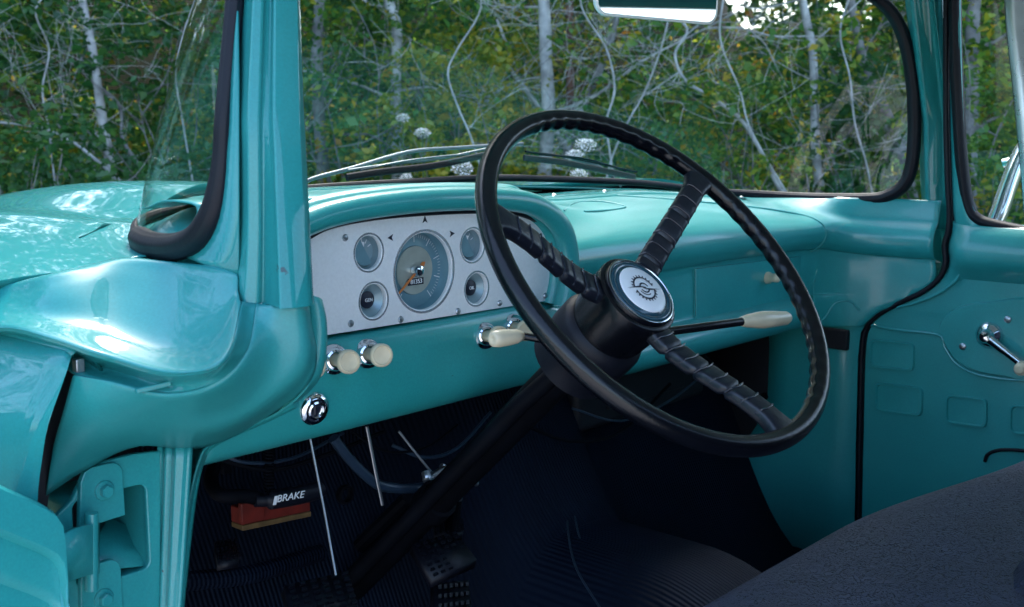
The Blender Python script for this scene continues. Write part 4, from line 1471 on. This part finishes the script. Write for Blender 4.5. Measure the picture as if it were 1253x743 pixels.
# window frame: painted frame, rubber, vent post, glass
wo = CX((1168, -60, .735), (1169, 30, .738), (1172, 120, .74), (1177, 200, .742), (1185, 252, .744), (1196, 268, .744), (1215, 275, .744), (1262, 285, .744), (1330, 298, .744))
seal2 = catmull(wo, 8)
MB().tube(seal2, .0135, n=12, sx=.8).build('window_seal', RUBBER, dr)
fr0 = CX((1162, -60, .742), (1163, 60, .742), (1164, 150, .743), (1166, 225, .744), (1168, 265, .744), (1175, 285, .744), (1200, 292, .744), (1262, 302, .744), (1330, 314, .744))
fr1 = CX((1168, -60, .728), (1170, 60, .730), (1172, 150, .732), (1175, 225, .733), (1180, 262, .733), (1190, 280, .733), (1212, 286, .733), (1262, 294, .733), (1330, 306, .733))
fr2 = CX((1174, -60, .734), (1176, 60, .736), (1179, 150, .738), (1184, 225, .739), (1190, 252, .739), (1200, 268, .739), (1218, 276, .739), (1262, 284, .739), (1330, 297, .739))
loft('window_frame', [fr0, fr1, fr2], PAINT_LIFTED, dr, n=50, sub=4, solid=.003, smooth=60)
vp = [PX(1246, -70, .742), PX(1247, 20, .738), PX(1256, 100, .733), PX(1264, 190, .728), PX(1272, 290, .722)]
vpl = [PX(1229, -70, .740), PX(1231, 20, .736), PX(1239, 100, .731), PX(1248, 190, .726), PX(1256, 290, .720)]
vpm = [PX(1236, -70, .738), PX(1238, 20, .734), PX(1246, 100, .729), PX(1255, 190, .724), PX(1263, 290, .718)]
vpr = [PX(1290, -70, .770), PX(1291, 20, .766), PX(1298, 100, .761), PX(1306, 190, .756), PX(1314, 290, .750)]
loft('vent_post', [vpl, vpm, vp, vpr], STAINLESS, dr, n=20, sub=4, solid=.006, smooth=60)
gl_ = [PX(1168, -60, .75), PX(1420, -60, .75), PX(1420, 320, .75), PX(1182, 280, .75)]
MB().grid([[V(.748, gap_y(-.12) - .01, .30), V(.75, -.10, .30)], [V(.75, gap_y(-.19) - .005, -.19), V(.75, -.10, -.19)]]).build('side_window', GLASS, dr)
# door mirror outside the passenger window
mo = empty('door_mirror', PX(1230, 225, .93), T)
MB().tube(catmull([PX(1212, 285, .87), PX(1222, 262, .88), PX(1233, 230, .90), PX(1246, 196, .92), PX(1262, 170, .94)], 6), .0165, n=16).build('mirror_arm', CHROME, mo)
MB().tube(catmull([PX(1228, 200, .95), PX(1238, 198, .95), PX(1262, 196, .95)], 6), .009, n=12).build('mirror_brace', CHROME, mo)
MB().lathe([(0, -.02), (.05, -.018), (.062, -.005), (.064, .004), (.06, .006), (0, .006)], PX(1290, 130, .96), Vector((-.3, -1, 0)), 24).build('mirror_head', CHROME, mo)

# ---------------- inside mirror
mc = PY(805, -6, .93)
mv = empty('rear_view_mirror', mc, T)
MR = Vector((.80, -.60, 0)).normalized()
MRx = Vector((.94, -.335, -.03)).normalized()
MRn = Vector((-.335, -.94, -.004)).normalized()
MRz = MRx.cross(MRn).normalized()
if MRz.z < 0:
    MRz = -MRz
MRn = MRz.cross(MRx) if (MRz.cross(MRx)).y < 0 else -(MRz.cross(MRx))
def rr2(w, h, r, n=6):
    out = []
    for cx, cz, s in ((w - r, h - r, 0), (-w + r, h - r, 90), (-w + r, -h + r, 180), (w - r, -h + r, 270)):
        for k in range(n):
            t = rad(s + 90 * k / (n - 1))
            out.append((cx + r * math.cos(t), cz + r * math.sin(t)))
    return out
def ringm(w, h, r, d):
    return [mc + MRx * a + MRz * b + MRn * d for a, b in rr2(w, h, r)]
m_ = MB().grid([ringm(.06, .012, .011, -.018), ringm(.098, .030, .016, -.010), ringm(.1015, .034, .018, -.002), ringm(.1015, .034, .018, .003), ringm(.099, .0315, .016, .0045), ringm(.0975, .030, .015, .003)], closed_u=True)
m_.face(ringm(.06, .012, .011, -.018))
m_.build('housing', WHITE, mv, smooth=50)
m_ = MB(); m_.face(ringm(.098, .0305, .015, .0035)); m_.build('mirror_glass', MIRROR, mv, smooth=0)
MB().tube([mc - MRn * .016 + Vector((0, 0, 0)), mc - MRn * .03 + Vector((0, .02, .03)), V(0, 1.0, .29)], .007, n=10).build('stem', CHROME, mv)

# ---------------- wipers outside the glass
def wiper(arm, blade, y, ya):
    e = empty('windshield_wiper', PY(*arm[0], ya), T)
    MB().tube(catmull([PY(px, py, ya) for px, py in arm], 5), .0030, n=8, sx=.6).build('arm', ALU, e)
    b = catmull([PY(px, py, y) for px, py in blade], 6)
    MB().tube(b, .0042, n=8, sx=.6, sy=1.3).build('blade', RUBBER, e)
    MB().tube([p + Vector((0, -.004, .010)) for p in b], .0019, n=8).build('blade_spine', ALU if len(arm) > 3 else DARKMETAL, e)
    mid = b[len(b) // 2]
    br_ = catmull([b[2] + Vector((0, -.004, .008)), mid + Vector((0, -.006, .013)), b[-3] + Vector((0, -.004, .008))], 8)
    MB().tube(br_, .0018, n=8).build('bridge', ALU if len(arm) > 3 else DARKMETAL, e)
    return e
wiper([(360, 232), (382, 219), (430, 206), (500, 186), (560, 181), (640, 176)], [(424, 217), (470, 210), (530, 203), (592, 190)], 1.275, 1.285)
wiper([(760, 228), (735, 205), (700, 194)], [(641, 193), (690, 199), (735, 208), (777, 217)], 1.275, 1.285)

# ---------------- roof, rear wall and other closed parts of the cab
def roof_rows():
    rows = []
    for t, zc in ((0, .312), (.12, .355), (.3, .38), (.6, .385), (.85, .37), (1.0, .33)):
        y = 1.075 + (-.32 - 1.075) * t
        r = []
        for i in range(31):
            x = -.72 + 1.44 * i / 30
            s_ = abs(x / .72)
            yy = y - (0.20 * s_ ** 3 if t == 0 else (.12 * s_ ** 3 if t < .2 else 0))
            r.append(V(x, yy, zc - (.012 if t == 0 else .04) * s_ ** 4))
        rows.append(r)
    return rows
MB().grid(roof_rows()).build('roof', PAINT, T, smooth=60, solid=.012)
rr_ = [[p + Vector((0, 0, -.02)) for p in r] for r in roof_rows()]
MB().grid([[p + (Vector((0, -.30, 0)) * 0) for p in r[2:-2]] for r in rr_[1:-1]]).build('headliner', HEADLINER, T, smooth=60)
def wall_rect(x0, x1, z0, z1):
    return [(x0, z0), (x1, z0), (x1, z1), (x0, z1)]
plate('rear_wall', [(-.74, -.95), (.74, -.95), (.745, -.1), (.68, .33), (-.68, .33), (-.745, -.1)], V(0, -.32, 0), X, Z, PAINT_LIFTED, T, holes=[wall_rect(-.58, .58, -.06, .27)], thick=.02, bevel=.002)
MB().grid([[V(-.59, -.33, -.07), V(.59, -.33, -.07)], [V(-.59, -.33, .28), V(.59, -.33, .28)]]).build('rear_window', GLASS, T)
for s_ in (-1, 1):
    MB().tube([V(.745 * s_, -.20, -.95), V(.745 * s_, -.18, -.1), V(.70 * s_, -.20, .30)], .045, n=10).build('door_pillar', PAINT, T, smooth=50)
    MB().tube([V(.74 * s_, 1.0, -.94), V(.74 * s_, -.2, -.94)], .05, n=10).build('rocker_panel', PAINT, T, smooth=50)
# outer skin of the passenger door and quarter
rows = [[V(.775, y, -.195), V(.84, y, -.22), V(.89, y, -.4), V(.87, y, -.95)] for y in (1.0, .5, 0, -.33)]
MB().grid(rows).build('door_skin', PAINT, dr, smooth=60)
# ================================================================== the place outside
npr = np.random.default_rng(11)


def polar(px, r):
    """ground point at distance r in the compass direction seen at photograph column px"""
    a = HEAD - math.atan((px - 626.5) / FPX)
    return CP.x + r * math.cos(a), CP.y + r * math.sin(a)


def bank(x, y):
    r = math.hypot(x - CP.x, y - CP.y)
    a = math.atan2(y - CP.y, x - CP.x) - HEAD
    f = smooth01((math.cos(a) + .2) / .6)
    return (0.42 * smooth01((r - 3.8) / 4.5)) * f + 0.03 * math.sin(x * 1.3) * math.cos(y * 1.7) * smooth01((r - 3) / 3) * f


# ground: one sheet to the horizon, finer near the truck
gx_ = sorted(set([-1500, -500, -200, -100, -60] + [-40 + 1.0 * i for i in range(81)] + [60, 100, 200, 500, 1500]))
rows = [[Vector((x, y, bank(x, y) - .02)) for x in gx_] for y in gx_]
g = MB().grid(rows).build('ground', GRASSG, None, smooth=80, recalc=False)
tag(g, kind='structure')

# unseen gravel yard, added to bounce fill light and brighten reflections
yard = [(-26, -60), (14, -60), (12, -8), (6, -1.5), (2.2, 2.0), (-1, 2.6), (-4, 3.0), (-9, 2.0), (-22, -4)]
yc = catmull([Vector((a, b, -.016)) for a, b in yard], 6, closed=True)
m_ = MB(); m_.face(yc)
g = m_.build('bounce_yard', BOUNCE_GRAVEL, None, smooth=0, recalc=False)
tag(g, kind='structure')

# backdrop slope added to block sky between leaves, dipping at the sky gap
rows = []
for k, (r, h) in enumerate(((19, 0), (22, .35), (26, .75), (32, 1.0), (45, 1.15), (70, 1.2))):
    row = []
    for i in range(141):
        a = -75 + 190 * i / 140            # degrees left of the view direction
        px = 626.5 - FPX * math.tan(rad(max(-60, min(60, a))))
        dip = math.exp(-((px - 975) / 120) ** 4)
        top = 7.0 * (1 - .57 * dip) + .8 * math.sin(a * .35) + .4 * math.sin(a * .9 + 2)
        if a < -28:
            top = 5.5
        an = HEAD + rad(a)
        row.append(Vector((CP.x + r * math.cos(an), CP.y + r * math.sin(an), .3 + top * h - (.5 if k == 0 else 0))))
    rows.append(row)
h = MB().grid(rows).build('sky_block_slope', LITTER, None, smooth=80, recalc=False)
tag(h, kind='structure')


def leaves(name, cent, size, m, parent=None, flat=0.55):
    """cent: N x 3 leaf positions; every leaf is a folded four-sided blade"""
    n = len(cent)
    c0 = cent.mean(0)
    d = npr.normal(size=(n, 3))
    d[:, 2] *= flat
    d[:, 2] -= .15
    d /= np.linalg.norm(d, axis=1)[:, None]
    up = npr.normal(size=(n, 3)) * .55 + np.array([0, 0, 1.0])
    side = np.cross(d, up)
    side /= np.linalg.norm(side, axis=1)[:, None]
    nn = np.cross(side, d)
    L = (size * npr.uniform(.6, 1.3, n))[:, None]
    W = L * npr.uniform(.22, .36, n)[:, None]
    b = cent - c0
    v = np.empty((n, 4, 3))
    v[:, 0] = b
    v[:, 1] = b + d * L * .48 + side * W + nn * W * .35
    v[:, 2] = b + d * L - nn * L * .12
    v[:, 3] = b + d * L * .48 - side * W + nn * W * .35
    me = bpy.data.meshes.new(name)
    me.vertices.add(n * 4)
    me.vertices.foreach_set('co', v.reshape(-1))
    me.loops.add(n * 4)
    me.loops.foreach_set('vertex_index', np.arange(n * 4, dtype=np.int32))
    me.polygons.add(n)
    me.polygons.foreach_set('loop_start', np.arange(0, n * 4, 4, dtype=np.int32))
    me.update(calc_edges=True)
    me.materials.append(m)
    return link(name, me, Vector(c0), parent)


def clumps(centres, per, rx, rz):
    out = []
    for c in centres:
        k = max(4, int(per * rnd.uniform(.5, 1.5)))
        s = rnd.uniform(.6, 1.3)
        # a few twigs fan out of the clump, leaves sit along them
        tw = npr.normal(size=(max(2, k // 8), 3))
        tw[:, 2] *= .5
        tw /= np.linalg.norm(tw, axis=1)[:, None]
        idx = npr.integers(0, len(tw), k)
        t = npr.uniform(.1, 1, k)[:, None]
        p = np.array(c) + tw[idx] * t * np.array([rx, rx, rz]) * s * 1.25 + npr.normal(size=(k, 3)) * np.array([rx, rx, rz]) * s * .16
        out.append(p)
    return np.concatenate(out)


def in_sky_gap(x, y, z):
    """the thin place in the far trees: an opening in the canopy above head height beyond 11 m"""
    a = math.atan2(y - CP.y, x - CP.x) - HEAD
    r = math.hypot(x - CP.x, y - CP.y)
    px = 626.5 - FPX * math.tan(max(-1.2, min(1.2, a)))
    if abs(px - 975) > 150:
        return False
    zt = 1.75 + .055 * r + .35 * math.sin(px * .045) + .25 * math.sin(px * .11 + 1)
    return z > zt


# far woods: reads as one mass
cs = []
while len(cs) < 6000:
    a = rad(rnd.uniform(-34, 36) if rnd.random() < .80 else rnd.uniform(36, 110))
    r = rnd.uniform(10.0, 18.0)
    an = HEAD + a
    x, y = CP.x + r * math.cos(an), CP.y + r * math.sin(an)
    z = .35 + 6.0 * rnd.random() ** 1.5
    # rolling density so that darker hollows stay between the boughs
    hol = math.sin(a * 31 + r * .9) + math.sin(z * 2.6 + a * 17) + math.sin(a * 53 - z * 1.9 + r * 1.7)
    if hol < -.45 and rnd.random() < .9:
        continue
    if in_sky_gap(x, y, z) and rnd.random() < .22:
        continue
    cs.append((x, y, z))
pts = clumps(cs, 34, .42, .30)
sel = npr.random(len(pts))
o = leaves('woods', pts[sel < .66], .11, LEAF)
tag(o, 'mass of green woodland leaves filling the view beyond the truck', 'woods', kind='stuff')
o = leaves('dark_woods', pts[(sel >= .66)], .10, LEAFD)
tag(o, 'darker evergreen mass of leaves deep among the woodland', 'woods', kind='stuff')

# the tall tops of the same woods
cs = []
while len(cs) < 4200:
    a = rad(rnd.uniform(-60, 75))
    r = rnd.uniform(10.5, 19)
    x, y = CP.x + r * math.cos(HEAD + a), CP.y + r * math.sin(HEAD + a)
    z = rnd.uniform(5.0, 12.5)
    if in_sky_gap(x, y, z) and rnd.random() < .25:
        continue
    cs.append((x, y, z))
o = leaves('tree_tops', clumps(cs, 26, .75, .55), .20, LEAF)
tag(o, 'tall leafy tops of the woods above the frame', 'woods', kind='stuff')

# undergrowth along the wood's edge
cs = []
for k in range(900):
    a = rad(rnd.uniform(-30, 45))
    r = rnd.uniform(6.8, 9.6)
    x, y = CP.x + r * math.cos(HEAD + a), CP.y + r * math.sin(HEAD + a)
    px = 626.5 - FPX * math.tan(a)
    hmax = .80 if px < 210 else .55
    cs.append((x, y, bank(x, y) + rnd.uniform(.05, hmax)))
o = leaves('undergrowth', clumps(cs, 26, .22, .20), .07, LEAFD, flat=1.1)
tag(o, 'low dense green undergrowth along the foot of the woods', 'undergrowth', kind='stuff')
# grass blades in front of it
gp_ = []
for k in range(5000):
    a = rad(rnd.uniform(-28, 40))
    r = rnd.uniform(4.8, 8.5)
    x, y = CP.x + r * math.cos(HEAD + a), CP.y + r * math.sin(HEAD + a)
    gp_.append((x, y, bank(x, y) - .02, rnd.uniform(.25, .62), rnd.uniform(0, 6.28), rnd.uniform(.05, .25)))
mb = MB()
for x, y, z, hh, a, ln in gp_:
    d = Vector((math.cos(a), math.sin(a), 0))
    w = Vector((-d.y, d.x, 0)) * .006
    p0, p1, p2 = Vector((x, y, z)), Vector((x, y, z + hh * .6)) + d * ln * hh * .4, Vector((x, y, z + hh)) + d * ln * hh * 1.4
    b = len(mb.v)
    mb.v += [tuple(p0 - w), tuple(p0 + w), tuple(p1 + w * .8), tuple(p1 - w * .8), tuple(p2)]
    mb.f += [(b, b + 1, b + 2, b + 3), (b + 3, b + 2, b + 4)]
    mb.m += [0, 0]
o = mb.build('tall_grass', LEAF, None, smooth=0, recalc=False)
tag(o, 'tall grass between the truck and the woods', 'grass', kind='stuff')


def wob(a, b, n, amp):
    out = []
    off = Vector((0, 0, 0))
    for k in range(n + 1):
        t = k / n
        off += Vector((rnd.gauss(0, amp), rnd.gauss(0, amp), rnd.gauss(0, amp * .3)))
        out.append(a.lerp(b, t) + off * math.sin(math.pi * t) ** .5)
    return out


def twigs(mb, p, d, L, r, depth):
    n = 4 if depth else 3
    pts = [p]
    dd = d.normalized()
    for k in range(n):
        dd = (dd + Vector((rnd.gauss(0, .22), rnd.gauss(0, .22), rnd.gauss(.03, .18)))).normalized()
        pts.append(pts[-1] + dd * L / n)
    mb.tube(catmull(pts, 2), [max(.0012, r * .8 * (1 - .78 * k / (n * 2))) for k in range(n * 2 + 1)], n=5, cap=False)
    if depth > 0:
        for k in range(rnd.randint(2, 4)):
            q = rnd.uniform(.25, 1.0)
            i = min(n - 1, int(q * n))
            b = pts[i].lerp(pts[i + 1], q * n - i)
            sd = (dd + Vector((rnd.gauss(0, .7), rnd.gauss(0, .7), rnd.gauss(.1, .55)))).normalized()
            twigs(mb, b, sd, L * rnd.uniform(.4, .7), r * rnd.uniform(.45, .65), depth - 1)


def tree(name, line, dist, wpx, bark, label, cat='tree', limbs=5, crown=None, crown_n=70, top=None, dead=False, limb_len=1.0, group=None, tw=2):
    """line: photograph positions along the visible trunk; extended down to the ground and up to the crown"""
    t = [PD(px, py, dist) for px, py in line]
    r = wpx / FPX * dist / 2
    lo, hi = t[-1], t[0]
    d = (t[-1] - t[-2]).normalized()
    gz = bank(lo.x, lo.y) - .1
    if d.z > -.5:
        d = Vector((d.x * .4, d.y * .4, -1)).normalized()
    foot = lo + d * ((lo.z - gz) / -d.z)
    upd = (t[0] - t[1]).normalized()
    H = top if top else 6.5
    if top is not None and top <= hi.z:
        body = []
    else:
        upd = (upd + Vector((0, 0, .5))).normalized()
        body = [hi + upd * ((H - hi.z) / max(.3, upd.z)) * k / 4 + Vector((rnd.gauss(0, .06), rnd.gauss(0, .06), 0)) for k in range(4, 0, -1)]
    path = catmull([*body, *t, foot][::-1], 6)
    n = len(path)
    zt = max(p.z for p in path)
    e = empty(name, foot, None)
    tag(e, label, cat, group)
    mb = MB()
    rs = []
    for p in path:
        f = (p.z - gz) / max(.1, zt - gz)
        rs.append(max(.006, r * (1.22 - .9 * f) * rnd.uniform(.94, 1.06)))
    mb.tube(path, rs, n=9)
    for k in range(limbs):
        i = int(n * rnd.uniform(.16, .8))
        a = rnd.uniform(0, 6.28)
        up = rnd.uniform(-.1, .6) if not dead else rnd.uniform(-.25, .7)
        twigs(mb, path[i], Vector((math.cos(a), math.sin(a), up)), limb_len * rnd.uniform(.6, 1.4), rs[i] * rnd.uniform(.2, .38), tw)
    mb.build('trunk', bark, e, smooth=60, recalc=False)
    if crown:
        c_ = []
        for k in range(crown_n):
            i = int(n * (.30 + .70 * rnd.random()))
            a = rnd.uniform(0, 6.28)
            rr = rnd.uniform(.3, 1.5) ** 1 * (1.1 - .4 * i / n)
            q = path[min(i, n - 1)] + Vector((math.cos(a) * rr, math.sin(a) * rr, rnd.gauss(0, .25)))
            if not in_sky_gap(q.x, q.y, q.z) or rnd.random() < .6:
                c_.append(tuple(q))
        if c_:
            leaves('crown', clumps(c_, 30, .34, .22), .08, crown, e)
    return e


tree('birch_tree', [(99, -10), (113, 60), (123, 130), (133, 190), (138, 225)], 8.2, 10.5, BARKP, 'slender pale leaning trunk at the left, left of the windshield pillar', limbs=4, crown=LEAFD, crown_n=50, limb_len=.8)
tree('fallen_sapling', [(-30, 148), (20, 152), (62, 160), (95, 178), (132, 208), (150, 225)], 7.8, 8, BARKP, 'pale bare bough arching down across the far left of the woods', cat='dead tree', limbs=5, top=0.1, dead=True, limb_len=.7)
tree('leafy_tree', [(150, 170), (168, 200), (180, 228)], 8.3, 6, BARKG, 'short slanting stem right of the slender pale trunk at the left', cat='sapling', limbs=3, top=2.4, crown=LEAFD, crown_n=16)
tree('ash_tree', [(392, -10), (388, 70), (390, 140), (396, 215)], 9.0, 15, BARKG, 'grey trunk just right of the windshield pillar', limbs=5, crown=LEAF, crown_n=60)
tree('ash_tree', [(474, -5), (485, 30), (484, 100), (486, 185)], 9.0, 14, BARKP, 'pale straight trunk second from the windshield pillar, above the wiper arm', limbs=6, crown=LEAF, crown_n=60, limb_len=1.1)
tree('broken_snag', [(608, 24), (622, 62), (626, 86), (642, 108), (662, 136)], 9.2, 10, BARKP, 'broken grey snag with no top, leaning over the steering wheel rim', cat='dead tree', limbs=5, top=0.1, dead=True, limb_len=.9)
tree('birch_tree', [(665, -10), (668, 70), (671, 140), (666, 215)], 8.6, 16, BARKP, 'thickest pale trunk, standing behind the top of the steering wheel', limbs=7, crown=LEAF, crown_n=50, dead=True, limb_len=1.2)
tree('red_stemmed_tree', [(697, 20), (698, 90), (697, 140), (695, 200)], 9.6, 11, BARKR, 'reddish brown trunk close right of the thickest pale trunk', limbs=4, crown=LEAFY, crown_n=30)
tree('leaning_sapling', [(748, 50), (732, 90), (716, 125), (700, 160), (690, 200)], 9.4, 11, BARKG, 'grey stem leaning right behind the steering wheel, below the mirror', cat='sapling', limbs=6, top=3.4, dead=True)
tree('dead_sapling', [(826, 66), (838, 98), (868, 118), (905, 145), (928, 180), (945, 215), (960, 240)], 7.6, 6.5, TWIG, 'thin bare white sapling bending over, left of the pale trunk under the sky gap', cat='dead tree', limbs=6, top=2.6, dead=True, limb_len=.8)
tree('birch_tree', [(986, 20), (994, 60), (997, 120), (998, 180), (1004, 240)], 8.4, 10.5, BARKP, 'straight pale slim trunk below the bright sky gap', limbs=9, crown=LEAF, crown_n=90, dead=True, limb_len=1.0)
tree('leaning_tree', [(1055, 70), (1072, 110), (1090, 150), (1105, 190), (1113, 225)], 9.0, 12, BARKG, 'grey trunk leaning beside the far windshield corner', limbs=6, crown=LEAF, crown_n=30, dead=True)
tree('ash_tree', [(1193, -10), (1190, 60), (1188, 130), (1186, 210)], 9.0, 18, BARKG, 'grey trunk seen through the passenger side window', limbs=5, crown=LEAF, crown_n=60)
for (line, d, w, lab) in [
    ([(560, 60), (548, 90), (560, 130), (575, 165), (590, 210)], 7.4, 4, 'thin bare sapling with crooked twigs left of the steering wheel rim'),
    ([(742, 60), (752, 110), (742, 150), (748, 200)], 7.2, 4, 'thin bare sapling with fine branching twigs right of the wheel rim top'),
    ([(790, 110), (768, 150), (750, 190), (740, 225)], 7.5, 4.5, 'bare sapling fanning out below the rear view mirror'),
    ([(905, 110), (915, 150), (935, 190), (962, 235)], 7.3, 4, 'bare twiggy sapling between the bending white one and the pale slim trunk'),
    ([(1040, 95), (1046, 150), (1060, 200), (1068, 240)], 7.6, 4, 'bare twiggy sapling close right of the pale slim trunk'),
    ([(60, 60), (52, 110), (60, 160), (66, 215)], 7.6, 3.5, 'thin twiggy sapling left of the slender leaning pale trunk'),
    ([(225, 40), (215, 90), (222, 140), (232, 200)], 7.8, 3.5, 'thin twiggy sapling seen past the curved edge of the windshield')]:
    tree('bare_sapling', line, d, w * .6, TWIG, lab, cat='sapling', limbs=8, top=3.0, dead=True, limb_len=.7, group='bare saplings at the edge of the woods', tw=2)

# leafy shrubs at the wood's edge
def shrub(px, r, hgt, wid, m, label, n=60):
    x, y = polar(px, r)
    z0 = bank(x, y)
    e = empty('leafy_shrub', (x, y, z0), None)
    tag(e, label, 'shrub', "leafy shrubs at the wood's edge")
    mb = MB()
    cs = []
    for k in range(6):
        a = rnd.uniform(0, 6.28)
        d = Vector((math.cos(a) * .35, math.sin(a) * .35, 1))
        twigs(mb, Vector((x, y, z0 - .05)), d, hgt * .8, .012, 1)
    mb.build('stems', BARKG, e, smooth=60, recalc=False)
    for k in range(n):
        a = rnd.uniform(0, 6.28)
        q = rnd.random() ** .6
        zz = rnd.uniform(.15, 1)
        cs.append((x + math.cos(a) * wid * q * (1.1 - .5 * zz), y + math.sin(a) * wid * q * (1.1 - .5 * zz), z0 + hgt * zz))
    leaves('foliage', clumps(cs, 30, .20, .15), .062, m, e)


for a in [(440, 8.6, 2.3, .65, LEAF, 'leafy green shrub between the two first trunks right of the windshield pillar', 70),
          (545, 8.2, 1.55, .8, LEAFY, 'yellowing shrub left of the steering wheel, behind the wiper', 60),
          (610, 9.0, 1.9, .8, LEAFY, 'yellow leafed shrub under the broken snag', 60),
          (780, 8.4, 1.55, .9, LEAF, 'green shrub right of the steering wheel rim, under the mirror', 70),
          (885, 8.0, 1.35, .8, LEAF, 'low bright green shrub behind the bending white sapling', 70),
          (1045, 8.6, 1.5, .6, LEAFD, 'dark green shrub near the far windshield corner', 50),
          (1215, 8.0, 1.5, .7, LEAF, 'green shrub seen low in the passenger side window', 60),
          (40, 7.2, 1.15, .9, LEAFD, 'dark bushy shrub at the far left above the hood', 60),
          (225, 8.4, 1.9, .8, LEAFD, 'dark green shrub behind the curved windshield edge', 60)]:
    shrub(*a)

# white umbel flowers on thin stems
def umbel(px, py, d, wpx, label):
    c = PD(px, py, d)
    g_ = bank(c.x, c.y)
    e = empty('wild_carrot', (c.x + .03, c.y, g_), None)
    tag(e, label, 'flower', 'white wild carrot flowers in front of the woods')
    R_ = wpx / FPX * d / 2
    mb = MB()
    mb.tube(catmull([Vector((c.x + .03, c.y, g_ - .03)), Vector((c.x + .015, c.y + .01, (c.z + g_) / 2)), c - Vector((0, 0, R_ * .9))], 6), .0028, n=6)
    fl = MB()
    tilt = Vector((rnd.uniform(-.6, -.3), rnd.uniform(-.6, -.3), .75)).normalized()
    tu = tilt.cross(X).normalized(); tv = tilt.cross(tu)
    for k in range(46):
        q = math.sqrt((k + .5) / 46); a = k * 2.39996
        p = c + (tu * math.cos(a) + tv * math.sin(a)) * R_ * q + tilt * (-.28 * R_ * q * q)
        mb.tube([c - tilt * R_ * .9, p - tilt * .003], .0006, n=3, cap=False)
        for j in range(7):
            b = p + (tu * math.cos(j * .9 + k) + tv * math.sin(j * .9 + k)) * R_ * .085 * (j > 0) + tilt * rnd.uniform(0, .004)
            s_ = R_ * rnd.uniform(.045, .075)
            ax_ = Vector((rnd.gauss(0, .4), rnd.gauss(0, .4), 1)).normalized()
            ux_ = ax_.cross(X).normalized(); uy_ = ax_.cross(ux_)
            fl.face([b + (ux_ * math.cos(w) + uy_ * math.sin(w)) * s_ for w in [2 * math.pi * q_ / 5 for q_ in range(5)]])
    mb.build('stem', STEM, e, recalc=False)
    fl.build('flower_head', UMBEL, e, smooth=0, recalc=False)


umbel(493, 143, 5.6, 17, 'smallest white flower head, highest, in front of the pale straight trunk')
umbel(517, 161, 5.0, 20, 'white flower head just above the wiper arm')
umbel(566, 204, 4.3, 27, 'white flower head under the wiper blade, left of the wheel rim')
umbel(717, 175, 4.6, 27, 'upper white flower head of the pair inside the wheel rim')
umbel(703, 188, 4.4, 22, 'lower white flower head of the pair inside the wheel rim')
umbel(708, 213, 4.2, 22, 'white flower head just below the right wiper blade')
umbel(497, 217, 4.4, 16, 'small white flower head low behind the left wiper blade')

# ================================================================== light
W = bpy.data.worlds.new('World')
S.world = W
W.use_nodes = True
nt = W.node_tree
bg = nt.nodes['Background']
sky = nt.nodes.new('ShaderNodeTexSky')
sky.sky_type = 'NISHITA'
sky.sun_disc = False
SUN_AZ, SUN_EL = rad(40), rad(56)          # azimuth counted from +x towards +y
sky.sun_elevation = SUN_EL
sky.sun_rotation = math.pi / 2 - SUN_AZ
sky.air_density = 1.0
sky.dust_density = 2.6
sky.ozone_density = 2.0
nt.links.new(sky.outputs['Color'], bg.inputs['Color'])
bg.inputs['Strength'].default_value = 0.15
sun = bpy.data.lights.new('sun', 'SUN')
sun.energy = 0.9
sun.angle = rad(22)
sun.color = (1.0, 0.97, 0.92)
suno = bpy.data.objects.new('sun', sun)
COL.objects.link(suno)
sd = Vector((math.cos(SUN_AZ) * math.cos(SUN_EL), math.sin(SUN_AZ) * math.cos(SUN_EL), math.sin(SUN_EL)))
suno.rotation_euler = (-sd).to_track_quat('-Z', 'Y').to_euler()
S.view_settings.view_transform = 'Standard'
S.view_settings.look = 'None'
S.view_settings.gamma = 1
S.view_settings.use_curve_mapping = False
S.view_settings.exposure = 2.38
S.render.engine = 'CYCLES'
S.cycles.use_denoising = True
S.cycles.max_bounces = 8
S.cycles.transparent_max_bounces = 16
